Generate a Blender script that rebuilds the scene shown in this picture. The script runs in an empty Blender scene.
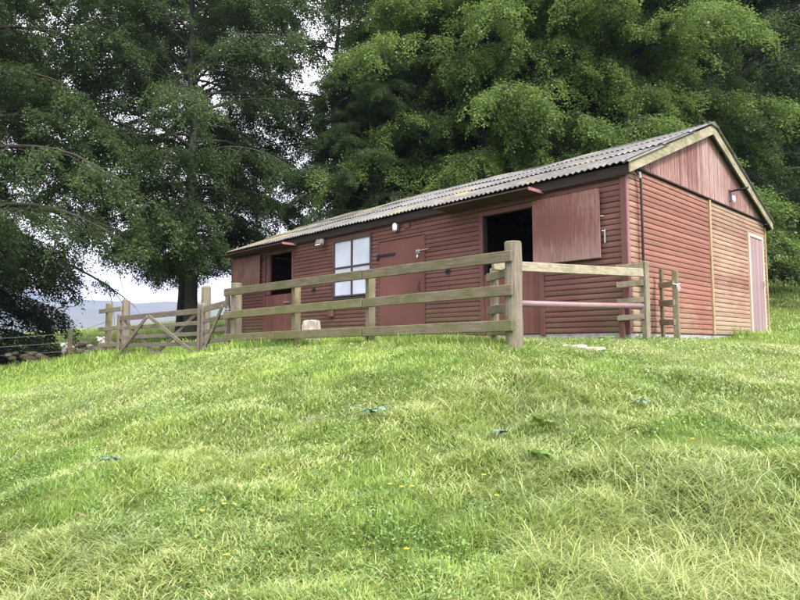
import bpy, math, random
import numpy as np
from mathutils import Vector, Matrix
SC = bpy.context.scene
COL = SC.collection
rng = np.random.default_rng(7)
R = math.radians

# ------------------------------------------------------------------ camera numbers
CAM = np.array([4.089, -8.366, -.19]); YAW = -.809; PITCH = .074; ROLL = -.002
FH = np.array([math.sin(YAW), math.cos(YAW)]); RH = np.array([math.cos(YAW), -math.sin(YAW)])
def LD(l, d):            # ground plan point from metres to the right of / in front of the viewpoint
    p = CAM[:2] + RH*l + FH*d
    return float(p[0]), float(p[1])

# ------------------------------------------------------------------ terrain
def _c(l, d, z): x, y = LD(l, d); return (x, y, z)
CP = [_c(-12,-10,-3.2), _c(0,-10,-2.9), _c(12,-10,-2.8), _c(-5,0,-2.0), _c(0,0,-1.75), _c(5,0,-1.65), _c(10,0,-1.7),
      _c(0,1.5,-1.5), _c(-4,3,-1.45), _c(0,3,-1.19), _c(4,3,-1.14), _c(-3,4.5,-1.17), _c(0,4.5,-.82), _c(3,4.5,-.82), _c(6,4.5,-.95),
      _c(-1.6,6.6,-.55), _c(-4,6.6,-1.0), _c(-7,5,-1.3), _c(3.6,6.6,-.44), _c(7,6.6,-.62), _c(-6.2,10,-.96), _c(-8.5,10,-1.25), _c(-12,10,-1.8),
      _c(.3,7.9,-.15), _c(2.2,7.4,-.25), _c(-3.6,8.3,-.5), _c(-5,11,-.60), _c(-7.6,13,-.84),
      (.12,-2.87,-.20), (-2,-3.08,-.20), (-3.5,-3.2,-.22), (-5.0,-3.31,-.24), (.2,.0,-.06), (.37,.66,-.16), (1.2,1.5,-.2), (1,4,-.08), (1.0,6.3,.02),
      (-.1,-.3,-.12), (-.8,-.3,-.15), (-1.4,-.35,-.14), (.25,1.6,-.15), (.2,2.6,-.12), (-3,-.5,-.10), (-6,-.5,-.10), (-9,-.5,-.12), (-11.5,-.5,-.14), (-11.5,3,-.06), (-11.5,6.5,.1), (-5,6.8,.1), (0,6.6,.06), (-5,3,-.08),
      (-5.2,-3.35,-.27), (-6.5,-3.2,-.36), (-8.2,-3.3,-.38), (-9.8,-3.5,-.40), (-11,-3.3,-.32), (-13,-3,-.5), (-14.6, -3.1, -.66), (-13.2, -3.1, -.50), (-15.8, -4.5, -.72), (-18.2, -6.4, -.95),
      _c(-11,19,-.8), _c(-14,22,-1.05), _c(-17,28,-.4), _c(-19.8,35,.35), _c(-12,35,.85), _c(-10,22,-.2), _c(-7,22,.0),
      _c(-30,60,.9), _c(-60,60,-2), _c(-20,60,1.6), _c(-60,110,-8), _c(-40,110,-6), _c(0,25,.9), _c(10,25,1.7), _c(25.2,40,5.9), _c(13.7,22,1.4),
      _c(0,40,3), _c(-8,35,1.3), _c(15,40,4.8), _c(40,60,9.5), _c(0,60,5), _c(14,15,.35), _c(20,20,1.2), _c(12,8,-.3), _c(18,8,-.3), _c(-20,5,-2.4), _c(25,-5,-1), _c(-25,-8,-4)]
CP = np.array(CP)
def _U(r2): return np.where(r2 > 1e-9, r2*np.log(np.maximum(r2, 1e-9)), 0)
_n = len(CP); _d2 = ((CP[:, None, :2]-CP[None, :, :2])**2).sum(2)
_K = _U(_d2) + np.eye(_n)*2.0
_P = np.c_[np.ones(_n), CP[:, :2]]
_A = np.block([[_K, _P], [_P.T, np.zeros((3, 3))]])
_w = np.linalg.solve(_A, np.r_[CP[:, 2], 0, 0, 0])
def hashn(ix, iy, s):
    v = np.sin(ix*127.1+iy*311.7+s*74.7)*43758.5453
    return v-np.floor(v)
def vnoise(x, y, s=0):
    ix = np.floor(x); iy = np.floor(y); fx = x-ix; fy = y-iy; fx = fx*fx*(3-2*fx); fy = fy*fy*(3-2*fy)
    a = hashn(ix, iy, s); b = hashn(ix+1, iy, s); c = hashn(ix, iy+1, s); d = hashn(ix+1, iy+1, s)
    return a+(b-a)*fx+(c-a)*fy+(a-b-c+d)*fx*fy
def bumps(x, y):
    z = (vnoise(x*.9, y*.9, 1)-.5)*.12 + (vnoise(x*2.3, y*2.3, 2)-.5)*.10 + (vnoise(x*5.5, y*5.5, 3)-.5)*.075 + (vnoise(x*11, y*11, 4)-.5)*.035
    d = (x-CAM[0])*FH[0]+(y-CAM[1])*FH[1]; l = (x-CAM[0])*RH[0]+(y-CAM[1])*RH[1]
    m = np.clip((7.0-np.maximum(d, 0))/1.5, .25, 1)
    # swathes of cut grass lying across the bank
    w = np.sin((d*1.0+l*.22+vnoise(x*.6, y*.6, 9)*2.2)*3.4)
    return z*m + np.where(d > 0, .035*w*m*np.clip((8-d)/2, 0, 1), 0)
def zbase(x, y):
    x = np.atleast_1d(np.asarray(x, float)); y = np.atleast_1d(np.asarray(y, float)); out = np.empty_like(x)
    for i in range(0, len(x), 40000):
        X = x[i:i+40000]; Y = y[i:i+40000]
        d2 = (X[:, None]-CP[None, :, 0])**2+(Y[:, None]-CP[None, :, 1])**2
        out[i:i+40000] = _U(d2)@_w[:_n] + _w[_n] + _w[_n+1]*X + _w[_n+2]*Y
    return out
def ground(x, y):
    x = np.atleast_1d(np.asarray(x, float)); y = np.atleast_1d(np.asarray(y, float))
    r = np.hypot(x, y); t = np.clip((r-70)/60, 0, 1); t = t*t*(3-2*t)
    z = np.clip(zbase(x, y), -14, 12)+bumps(x, y)
    return z*(1-t)+(-14)*t
def gz(x, y): return float(ground(x, y)[0])

# ------------------------------------------------------------------ materials
def newmat(name):
    m = bpy.data.materials.new(name); m.use_nodes = True; nt = m.node_tree
    for n in list(nt.nodes): nt.nodes.remove(n)
    o = nt.nodes.new('ShaderNodeOutputMaterial'); p = nt.nodes.new('ShaderNodeBsdfPrincipled')
    nt.links.new(p.outputs[0], o.inputs[0])
    return m, nt, p, o
class NB:
    def __init__(s, nt): s.nt = nt
    def n(s, t, **k):
        a = s.nt.nodes.new(t)
        for q, v in k.items(): setattr(a, q, v)
        return a
    def link(s, a, b): s.nt.links.new(a, b)
    def coord(s, scale=(1, 1, 1)):
        tc = s.n('ShaderNodeTexCoord'); mp = s.n('ShaderNodeMapping'); mp.inputs['Scale'].default_value = scale
        s.link(tc.outputs['Object'], mp.inputs[0]); return mp.outputs[0]
    def noise(s, vec, scale, detail=4, rough=.6):
        a = s.n('ShaderNodeTexNoise'); a.inputs['Scale'].default_value = scale; a.inputs['Detail'].default_value = detail
        a.inputs['Roughness'].default_value = rough; s.link(vec, a.inputs['Vector']); return a.outputs[0]
    def ramp(s, fac, stops):
        a = s.n('ShaderNodeValToRGB'); cr = a.color_ramp
        while len(cr.elements) < len(stops): cr.elements.new(.5)
        for e, (p, c) in zip(cr.elements, stops): e.position = p; e.color = (*c, 1) if len(c) == 3 else c
        s.link(fac, a.inputs[0]); return a.outputs[0]
    def mix(s, fac, a, b, mode='MIX'):
        m = s.n('ShaderNodeMix', data_type='RGBA', blend_type=mode)
        for sock, v in ((m.inputs[0], fac), (m.inputs[6], a), (m.inputs[7], b)):
            if isinstance(v, bpy.types.NodeSocket): s.link(v, sock)
            elif isinstance(v, tuple): sock.default_value = (*v, 1)
            else: sock.default_value = v
        return m.outputs[2]
    def math(s, op, a, b=0.0, clamp=False):
        m = s.n('ShaderNodeMath', operation=op, use_clamp=clamp)
        for sock, v in ((m.inputs[0], a), (m.inputs[1], b)):
            if isinstance(v, bpy.types.NodeSocket): s.link(v, sock)
            else: sock.default_value = v
        return m.outputs[0]
    def sep(s, v):
        a = s.n('ShaderNodeSeparateXYZ'); s.link(v, a.inputs[0]); return a.outputs
    def attr(s, name='tint'):
        a = s.n('ShaderNodeAttribute'); a.attribute_name = name; return a.outputs['Fac']
    def bump(s, h, p, strength=.3, dist=.01):
        b = s.n('ShaderNodeBump'); b.inputs['Strength'].default_value = strength; b.inputs['Distance'].default_value = dist
        s.link(h, b.inputs['Height']); s.link(b.outputs[0], p.inputs['Normal'])
def ms(c, k): return tuple(v*k for v in c)

def painted(name, paint, bare, amount, axis='x', rough=.75, green=0.0, grad=None, faded=None):
    """weathered painted timber: paint with bare timber showing, streaks along the grain, algae near the ground"""
    m, nt, p, o = newmat(name); b = NB(nt)
    g = {'x': (1.2, 14, 14), 'y': (14, 1.2, 14), 'z': (14, 14, 1.0)}[axis]
    v = b.coord(g); w = b.coord((1, 1, 1)); t = b.attr()
    grain = b.noise(v, 2.5, 5, .65); big = b.noise(w, .9, 4, .6); fine = b.noise(w, 30, 3, .7)
    col = b.mix(grain, ms(paint, .78), ms(paint, 1.22))
    col = b.mix(b.math('MULTIPLY', b.math('MULTIPLY', big, big), 1.5, True), col, faded or tuple(min(1, c*1.25+.03) for c in paint))
    k = b.math('ADD', b.math('MULTIPLY', grain, .75), b.math('MULTIPLY', big, .75))
    k = b.math('ADD', k, b.math('MULTIPLY', t, .09)); k = b.math('ADD', k, b.math('MULTIPLY', fine, .18))
    xyz = b.sep(w)
    if grad:
        for ax, a0, a1, amt in grad:
            mr = b.n('ShaderNodeMapRange'); mr.inputs[1].default_value = a0; mr.inputs[2].default_value = a1; mr.inputs[4].default_value = amt
            b.link(xyz[ax], mr.inputs[0]); k = b.math('ADD', k, mr.outputs[0])
    th = 1.35-amount*.6
    mask = b.ramp(b.math('SUBTRACT', k, th-.5), [(.36, (0, 0, 0)), (.80, (.85, .85, .85))])
    col = b.mix(mask, col, b.mix(grain, ms(bare, .75), ms(bare, 1.15)))
    hue = b.n('ShaderNodeHueSaturation'); b.link(col, hue.inputs['Color']); b.link(b.math('ADD', b.math('MULTIPLY', t, .30), .85), hue.inputs['Value'])
    col = hue.outputs[0]
    if green:
        mr = b.n('ShaderNodeMapRange'); mr.inputs[1].default_value = .75; mr.inputs[2].default_value = -.05; mr.inputs[4].default_value = 1
        b.link(xyz[2], mr.inputs[0])
        gm = b.math('MULTIPLY', mr.outputs[0], b.ramp(big, [(.38, (0, 0, 0)), (.62, (1, 1, 1))]))
        gm = b.math('MULTIPLY', gm, green, True)
        col = b.mix(gm, col, (.12, .12, .045))
    b.link(col, p.inputs['Base Color']); p.inputs['Roughness'].default_value = rough
    p.inputs['Specular IOR Level'].default_value = .35
    b.bump(b.math('ADD', grain, b.math('MULTIPLY', fine, .4)), p, .35, .006)
    return m

def timber(name, base, moss, mossamt, axis='x', end=None):
    m, nt, p, o = newmat(name); b = NB(nt)
    g = {'x': (1.3, 22, 22), 'y': (22, 1.3, 22), 'z': (22, 22, 1.2)}[axis]
    v = b.coord(g); w = b.coord(); t = b.attr()
    grain = b.noise(v, 2.0, 6, .7); big = b.noise(w, 3.5, 5, .65); fine = b.noise(w, 45, 4, .7)
    col = b.ramp(grain, [(.28, ms(base, .5)), (.5, base), (.72, ms(base, 1.35))])
    k = b.math('ADD', b.math('MULTIPLY', big, .8), b.math('MULTIPLY', fine, .35))
    k = b.math('ADD', k, b.math('MULTIPLY', t, .12))
    mk = b.ramp(k, [(.78-mossamt*.45, (0, 0, 0)), (.95-mossamt*.4, (1, 1, 1))])
    col = b.mix(mk, col, b.mix(fine, ms(moss, .6), ms(moss, 1.4)))
    hue = b.n('ShaderNodeHueSaturation'); b.link(col, hue.inputs['Color']); b.link(b.math('ADD', b.math('MULTIPLY', t, .4), .8), hue.inputs['Value'])
    b.link(hue.outputs[0], p.inputs['Base Color']); p.inputs['Roughness'].default_value = .85
    p.inputs['Specular IOR Level'].default_value = .25
    b.bump(b.math('ADD', grain, b.math('MULTIPLY', fine, .5)), p, .5, .006)
    return m

def plain(name, col, rough=.6, metal=0.0, var=.25, scale=12, bump=.15):
    m, nt, p, o = newmat(name); b = NB(nt); w = b.coord()
    n = b.noise(w, scale, 4, .65)
    b.link(b.ramp(n, [(.3, ms(col, 1-var)), (.7, tuple(min(1, c*(1+var)) for c in col))]), p.inputs['Base Color'])
    p.inputs['Roughness'].default_value = rough; p.inputs['Metallic'].default_value = metal
    b.bump(n, p, bump, .004)
    return m

def foliage(name, dark, light, yellow, trans=.35, gloss=.12, rough=.45, patch=0.0):
    m, nt, p, o = newmat(name); b = NB(nt); nt.nodes.remove(p)
    t = b.attr(); col = b.ramp(t, [(0, dark), (.6, light), (1, yellow)])
    if patch:
        n = b.noise(b.coord(), patch, 3, .6)
        col = b.mix(b.ramp(n, [(.35, (0, 0, 0)), (.65, (1, 1, 1))]), col, b.mix(.6, col, yellow))
    d = b.n('ShaderNodeBsdfDiffuse'); tr = b.n('ShaderNodeBsdfTranslucent'); g = b.n('ShaderNodeBsdfGlossy'); g.inputs['Roughness'].default_value = rough
    b.link(col, d.inputs[0]); b.link(b.mix(.5, col, yellow), tr.inputs[0])
    m1 = b.n('ShaderNodeMixShader'); m1.inputs[0].default_value = trans; b.link(d.outputs[0], m1.inputs[1]); b.link(tr.outputs[0], m1.inputs[2])
    lw = b.n('ShaderNodeLayerWeight'); lw.inputs['Blend'].default_value = .25
    m2 = b.n('ShaderNodeMixShader'); b.link(b.math('ADD', b.math('MULTIPLY', lw.outputs['Fresnel'], .5*gloss/.12*.3), gloss*.25), m2.inputs[0])
    b.link(m1.outputs[0], m2.inputs[1]); b.link(g.outputs[0], m2.inputs[2]); g.inputs[0].default_value = (.8, .9, .85, 1)
    b.link(m2.outputs[0], o.inputs[0])
    return m

RED = (.185, .052, .045); BARE = (.42, .28, .15)
M = {}
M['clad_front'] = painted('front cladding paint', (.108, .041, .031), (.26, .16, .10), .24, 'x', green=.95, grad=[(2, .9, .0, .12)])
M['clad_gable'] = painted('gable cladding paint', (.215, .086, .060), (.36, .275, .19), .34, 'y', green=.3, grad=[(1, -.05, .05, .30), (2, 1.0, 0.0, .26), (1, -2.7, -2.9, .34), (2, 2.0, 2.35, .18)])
M['gable_board'] = painted('gable board paint', (.145, .050, .038), (.42, .30, .27), .78, 'z', grad=[(1, -.6, -.2, .14), (1, .0, 2.0, -.12)], faded=(.235, .105, .088))
M['clad_dull'] = painted('back cladding paint', (.14, .045, .04), (.3, .2, .12), .2, 'x')
M['door_red'] = painted('stable door paint', (.115, .042, .033), (.27, .15, .13), .16, 'z', faded=(.19, .075, .063), green=.2)
M['shutter_red'] = painted('top door paint', (.128, .049, .039), (.34, .23, .205), .62, 'z', faded=(.21, .088, .075), grad=[(2, 1.45, 1.08, .22)])
M['trim_red'] = painted('trim paint', (.105, .04, .032), (.35, .2, .16), .15, 'z')
M['trim_dark'] = painted('old trim paint', (.062, .028, .024), (.2, .12, .1), .1, 'x')
M['corner_pale'] = painted('corner trim paint', (.22, .09, .1), (.42, .28, .28), .3, 'z')
M['door_mauve'] = painted('gable door paint', (.25, .165, .175), (.42, .34, .34), .35, 'z', faded=(.33, .25, .26))
M['cream_trim'] = painted('gable door frame paint', (.50, .38, .30), (.42, .30, .2), .3, 'z')
M['cover'] = timber('cover strip timber', (.36, .27, .15), (.12, .12, .05), .25, 'z')
M['barge'] = timber('bargeboard timber', (.29, .255, .18), (.14, .135, .07), .34, 'y')
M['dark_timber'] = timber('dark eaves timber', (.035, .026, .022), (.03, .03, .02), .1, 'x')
M['post'] = timber('fence post timber', (.215, .18, .125), (.12, .12, .05), .45, 'z')
M['post_pale'] = timber('round post timber', (.22, .185, .14), (.12, .125, .055), .40, 'z')
M['rail_moss'] = timber('mossy rail timber', (.16, .132, .09), (.10, .105, .038), .46, 'x')
M['rail_pale'] = timber('slip rail timber', (.30, .26, .19), (.17, .17, .08), .3, 'y')
M['rail_side'] = timber('side rail timber', (.22, .185, .13), (.13, .125, .06), .35, 'x')
M['gate_wood'] = timber('gate timber', (.185, .155, .125), (.12, .115, .05), .35, 'x')
M['pipe'] = plain('mauve pipe plastic', (.25, .145, .155), .5, 0, .12, 6, .05)
M['black_iron'] = plain('black iron', (.025, .022, .03), .5, .6, .3)
M['galv'] = plain('galvanised metal', (.38, .38, .4), .4, .8, .2)
M['downpipe'] = plain('downpipe plastic', (.05, .035, .035), .5)
M['lamp_white'] = plain('lamp shell', (.75, .76, .8), .3, 0, .05)
M['lamp_dark'] = plain('lamp base', (.06, .055, .06), .5)
M['flood'] = plain('flood lamp shell', (.17, .14, .13), .5)
M['win_frame'] = painted('window frame paint', (.045, .03, .032), (.12, .1, .09), .15, 'z')
M['concrete'] = plain('plinth concrete', (.36, .33, .32), .9, 0, .3, 9, .5)
M['slab'] = plain('slab stone', (.36, .34, .26), .9, 0, .25, 9, .4)
M['floor'] = plain('stable floor', (.10, .09, .08), .9)
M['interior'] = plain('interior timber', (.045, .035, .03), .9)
M['block'] = plain('block stone', (.38, .32, .27), .9, 0, .25, 10, .6)
M['rope'] = plain('rope', (.6, .58, .55), .9)
M['wool'] = plain('wool', (.75, .72, .66), .95, 0, .1, 30, .5)
M['sheep_face'] = plain('sheep face', (.68, .62, .58), .9, 0, .1)
M['bark'] = timber('beech bark', (.085, .078, .068), (.05, .06, .03), .4, 'z')
M['bark_dark'] = timber('dark bark', (.05, .042, .036), (.04, .045, .025), .3, 'z')

def pane_mat():
    m, nt, p, o = newmat('pale pane glass'); b = NB(nt); w = b.coord()
    n = b.noise(w, 2.2, 3, .5)
    b.link(b.ramp(n, [(.3, (.50, .53, .62)), (.7, (.64, .66, .75))]), p.inputs['Base Color'])  # opaque pane colour, mottled between two pale blue greys
    p.inputs['Roughness'].default_value = .12; p.inputs['Specular IOR Level'].default_value = .6
    return m
M['pane'] = pane_mat()

def roof_mat():
    m, nt, p, o = newmat('corrugated cement sheet'); b = NB(nt); w = b.coord(); t = b.attr()
    big = b.noise(w, .8, 4, .6); mid = b.noise(w, 4, 5, .7); fine = b.noise(w, 38, 4, .7)
    st = b.noise(b.coord((5, .8, .8)), 2.2, 4, .6)
    col = b.ramp(mid, [(.3, (.075, .073, .07)), (.7, (.21, .205, .205))])
    col = b.mix(b.ramp(st, [(.45, (0, 0, 0)), (.7, (.7, .7, .7))]), col, (.085, .08, .07))
    xyz = b.sep(w)
    mr = b.n('ShaderNodeMapRange'); mr.inputs[1].default_value = -1.8; mr.inputs[2].default_value = -4.8; mr.inputs[4].default_value = .08
    b.link(xyz[0], mr.inputs[0])
    k = b.math('ADD', b.math('ADD', b.math('MULTIPLY', big, .7), b.math('MULTIPLY', mid, .45)), mr.outputs[0])
    k = b.math('ADD', k, b.math('MULTIPLY', fine, .12))
    col = b.mix(b.ramp(k, [(.66, (0, 0, 0)), (.82, (.85, .85, .85))]), col, b.mix(fine, (.30, .21, .06), (.24, .23, .12)))
    mg = b.ramp(b.math('ADD', b.math('MULTIPLY', b.noise(w, 2.1, 4, .7), .8), b.math('MULTIPLY', fine, .2)), [(.56, (0, 0, 0)), (.66, (.8, .8, .8))])
    col = b.mix(mg, col, (.12, .12, .07))
    hue = b.n('ShaderNodeHueSaturation'); b.link(col, hue.inputs['Color']); b.link(b.math('ADD', b.math('MULTIPLY', t, .45), .78), hue.inputs['Value'])
    b.link(hue.outputs[0], p.inputs['Base Color']); p.inputs['Roughness'].default_value = .85
    b.bump(fine, p, .4, .006)
    return m
M['roof'] = roof_mat()

def ground_mat():
    m, nt, p, o = newmat('turf'); b = NB(nt); w = b.coord()
    big = b.noise(w, .16, 4, .6); mid = b.noise(w, 1.1, 5, .65); fine = b.noise(w, 22, 5, .75)
    col = b.ramp(fine, [(.3, (.03, .04, .012)), (.5, (.085, .12, .03)), (.75, (.22, .25, .09))])
    col = b.mix(b.ramp(mid, [(.35, (0, 0, 0)), (.7, (.5, .5, .5))]), col, (.16, .17, .055))
    col = b.mix(b.ramp(big, [(.4, (0, 0, 0)), (.65, (.6, .6, .6))]), col, (.10, .16, .035))
    b.link(col, p.inputs['Base Color']); p.inputs['Roughness'].default_value = .95; p.inputs['Specular IOR Level'].default_value = .1
    b.bump(fine, p, .8, .04)
    return m
M['turf'] = ground_mat()
def hill_mat():
    m, nt, p, o = newmat('moorland'); b = NB(nt); w = b.coord()
    n = b.noise(w, .006, 5, .6)
    vo = b.n('ShaderNodeTexVoronoi'); vo.inputs['Scale'].default_value = .009; b.link(w, vo.inputs['Vector'])
    col = b.ramp(n, [(.35, (.05, .075, .04)), (.5, (.10, .12, .06)), (.65, (.13, .10, .085))])
    col = b.mix(.10, col, vo.outputs['Color'], 'SOFT_LIGHT')
    b.link(col, p.inputs['Base Color']); p.inputs['Roughness'].default_value = 1
    return m
M['hill'] = hill_mat()
def stone_mat():
    m, nt, p, o = newmat('mossy field stone'); b = NB(nt); w = b.coord(); t = b.attr()
    n = b.noise(w, 5, 5, .7)
    col = b.ramp(t, [(0, (.05, .042, .035)), (.7, (.12, .10, .08)), (.93, (.2, .18, .16)), (1, (.62, .58, .57))])
    col = b.mix(b.ramp(n, [(.45, (0, 0, 0)), (.6, (.9, .9, .9))]), col, b.mix(n, (.06, .055, .02), (.16, .11, .05)))
    b.link(col, p.inputs['Base Color']); p.inputs['Roughness'].default_value = .95; b.bump(n, p, .8, .03)
    return m
M['stone'] = stone_mat()
M['beech'] = foliage('beech leaf', (.031, .054, .024), (.062, .102, .036), (.12, .17, .055), trans=.42, gloss=.02)
M['beech_bright'] = foliage('bright beech leaf', (.056, .098, .030), (.122, .195, .048), (.24, .325, .08), trans=.42, gloss=.02)
M['beech_dark'] = foliage('dark leaf', (.032, .052, .026), (.062, .096, .040), (.105, .15, .058), trans=.38, gloss=.02)
M['grass'] = foliage('grass blade', (.085, .155, .024), (.31, .45, .08), (.56, .63, .20), trans=.36, gloss=.08, rough=.5)
M['straw'] = foliage('cut grass strand', (.13, .17, .045), (.37, .46, .11), (.62, .62, .25), trans=.4, gloss=.12)
M['thatch'] = foliage('dead stem', (.08, .05, .022), (.20, .14, .06), (.40, .31, .16), trans=.15)
M['weed'] = foliage('broad weed leaf', (.06, .13, .028), (.15, .26, .055), (.28, .40, .11), trans=.3, gloss=.06)
M['dock'] = foliage('dock leaf', (.10, .20, .13), (.17, .27, .18), (.25, .36, .22), trans=.25, gloss=.1, rough=.4)
M['petal'] = plain('yellow petal', (.75, .55, .03), .5)

# ------------------------------------------------------------------ mesh builder
ORG = {}
class MB:
    def __init__(s, seed=0): s.v = []; s.f = []; s.t = []; s.rn = random.Random(seed)
    def add(s, vs, fs, t=None):
        if t is None: t = s.rn.random()
        o = len(s.v); s.v += [tuple(map(float, q)) for q in vs]; s.f += [tuple(o+i for i in f) for f in fs]; s.t += [t]*len(fs)
    def box(s, x0, x1, y0, y1, z0, z1, t=None, bev=0):
        s.obox(((x0+x1)/2, (y0+y1)/2, (z0+z1)/2), (x1-x0, y1-y0, z1-z0), None, t, bev)
    def obox(s, c, size, M3=None, t=None, bev=0):
        hx, hy, hz = size[0]/2, size[1]/2, size[2]/2
        M3 = M3 or Matrix.Identity(3); c = Vector(c)
        if bev <= 0:
            pts = [(sx*hx, sy*hy, sz*hz) for sz in (-1, 1) for sx, sy in ((-1, -1), (1, -1), (1, 1), (-1, 1))]
            fs = [(3, 2, 1, 0), (4, 5, 6, 7), (0, 1, 5, 4), (1, 2, 6, 5), (2, 3, 7, 6), (3, 0, 4, 7)]
        else:
            pts = []; fs = []   # chamfered box
            b = bev; idx = {}
            for sx in (-1, 1):
                for sy in (-1, 1):
                    for sz in (-1, 1):
                        for a in range(3):
                            p = [sx*hx, sy*hy, sz*hz]
                            for k in range(3):
                                if k != a: p[k] -= (sx, sy, sz)[k]*b
                            idx[(sx, sy, sz, a)] = len(pts); pts.append(tuple(p))
            def q(l): fs.append(tuple(l))
            for a in range(3):
                o1, o2 = [k for k in range(3) if k != a]
                for sg in (-1, 1):
                    l = []
                    for u, w in ((-1, -1), (1, -1), (1, 1), (-1, 1)):
                        k = [0, 0, 0]; k[a] = sg; k[o1] = u; k[o2] = w; l.append(idx[(*k, a)])
                    q(l)
                for u in (-1, 1):
                    for w in (-1, 1):
                        k0 = [0, 0, 0]; k0[a] = -1; k0[o1] = u; k0[o2] = w; k1 = list(k0); k1[a] = 1
                        q([idx[(*k0, o1)], idx[(*k1, o1)], idx[(*k1, o2)], idx[(*k0, o2)]])
            for sx in (-1, 1):
                for sy in (-1, 1):
                    for sz in (-1, 1): q([idx[(sx, sy, sz, a)] for a in range(3)])
        s.add([tuple(c+M3@Vector(p)) for p in pts], fs, t)
    def bar(s, a, b, w, h, t=None, up=(0, 0, 1), bev=.004, segs=1, wob=0):
        """rectangular bar from a to b: h along 'up', w sideways"""
        a = Vector(a); b = Vector(b); d = (b-a); L = d.length; d.normalize()
        side = d.cross(Vector(up)).normalized(); u = side.cross(d).normalized()
        M3 = Matrix((d, side, u)).transposed()
        s.obox((a+b)/2, (L, w, h), M3, t, bev)
    def tube(s, pts, rad, n=8, t=None, cap=True):
        pts = [Vector(p) for p in pts]
        if not hasattr(rad, '__len__'): rad = [rad]*len(pts)
        vs = []; fs = []
        d0 = (pts[1]-pts[0]).normalized(); ref = Vector((0, 0, 1)) if abs(d0.z) < .9 else Vector((1, 0, 0))
        side = d0.cross(ref).normalized()
        for i, p in enumerate(pts):
            d = (pts[min(i+1, len(pts)-1)]-pts[max(i-1, 0)]).normalized()
            side = (side-d*side.dot(d)).normalized(); u = d.cross(side)
            for k in range(n):
                a = 2*math.pi*k/n; vs.append(p+(side*math.cos(a)+u*math.sin(a))*rad[i])
        for i in range(len(pts)-1):
            for k in range(n):
                k2 = (k+1) % n; fs.append((i*n+k, i*n+k2, (i+1)*n+k2, (i+1)*n+k))
        if cap: fs.append(tuple(range(n-1, -1, -1))); fs.append(tuple((len(pts)-1)*n+k for k in range(n)))
        s.add(vs, fs, t)
    def ball(s, c, r, n=8, m=6, t=None, sq=(1, 1, 1), jit=0):
        vs = []; fs = []; c = Vector(c)
        for i in range(m+1):
            th = math.pi*i/m
            for k in range(n):
                ph = 2*math.pi*k/n; j = 1+s.rn.uniform(-jit, jit)
                vs.append(c+Vector((math.sin(th)*math.cos(ph)*sq[0], math.sin(th)*math.sin(ph)*sq[1], math.cos(th)*sq[2]))*r*(j if 0 < i < m else 1))
        for i in range(m):
            for k in range(n): fs.append((i*n+k, (i+1)*n+k, (i+1)*n+(k+1) % n, i*n+(k+1) % n))
        s.add(vs, fs, t)
    def build(s, name, mat, parent=None, smooth=False, org=None):
        o3 = Vector(org) if org is not None else ORG.get(parent.name, Vector((0, 0, 0))) if parent else Vector((0, 0, 0))
        me = bpy.data.meshes.new(name); me.from_pydata([tuple(Vector(q)-o3) for q in s.v], [], s.f)
        a = me.attributes.new('tint', 'FLOAT', 'FACE'); a.data.foreach_set('value', s.t)
        me.materials.append(M[mat] if isinstance(mat, str) else mat)
        if smooth: me.polygons.foreach_set('use_smooth', [True]*len(me.polygons))
        me.update(); o = bpy.data.objects.new(name, me); COL.objects.link(o)
        ORG[o.name] = o3
        if parent: o.parent = parent
        elif org is not None: o.location = o3
        return o
def tag(o, label=None, cat=None, group=None, kind=None):
    if label: o['label'] = label
    if cat: o['category'] = cat
    if group: o['group'] = group
    if kind: o['kind'] = kind
    return o
def thing(name, loc, label, cat, group=None):
    o = bpy.data.objects.new(name, None); COL.objects.link(o); o.location = loc; o.empty_display_size = .2
    ORG[o.name] = Vector(loc); return tag(o, label, cat, group)
def bigmesh(name, V, F, T, mat, parent=None, nv=4):
    """V (n,3) float array, F (m,nv) int array, T per-face tint"""
    me = bpy.data.meshes.new(name)
    me.vertices.add(len(V)); me.vertices.foreach_set('co', np.ascontiguousarray(V, np.float32).ravel())
    m = len(F); me.loops.add(m*nv); me.loops.foreach_set('vertex_index', np.ascontiguousarray(F, np.int32).ravel())
    me.polygons.add(m); me.polygons.foreach_set('loop_start', np.arange(0, m*nv, nv, dtype=np.int32))
    a = me.attributes.new('tint', 'FLOAT', 'FACE'); a.data.foreach_set('value', np.ascontiguousarray(T, np.float32))
    me.materials.append(M[mat]); me.update(calc_edges=True)
    o = bpy.data.objects.new(name, me); COL.objects.link(o)
    if parent: o.parent = parent
    return o

# ------------------------------------------------------------------ ground, hills
def axis_pts(lo, hi, c, fine, n):
    t = np.linspace(-1, 1, n); k = 6.2
    s = np.sinh(k*t)/np.sinh(k); out = np.where(s < 0, c+s*(c-lo), c+s*(hi-c))
    return out
gx = axis_pts(-2600, 2600, -1.0, .1, 420); gy = axis_pts(-2600, 2600, -3.0, .1, 420)
X, Y = np.meshgrid(gx, gy); Zg = ground(X.ravel(), Y.ravel())
n = len(gx); idx = np.arange(n*n).reshape(n, n)
F = np.stack([idx[:-1, :-1], idx[:-1, 1:], idx[1:, 1:], idx[1:, :-1]], -1).reshape(-1, 4)
g = bigmesh('ground', np.c_[X.ravel(), Y.ravel(), Zg], F, np.zeros(len(F)), 'turf')
g.data.polygons.foreach_set('use_smooth', [True]*len(g.data.polygons)); tag(g, kind='structure')

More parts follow.
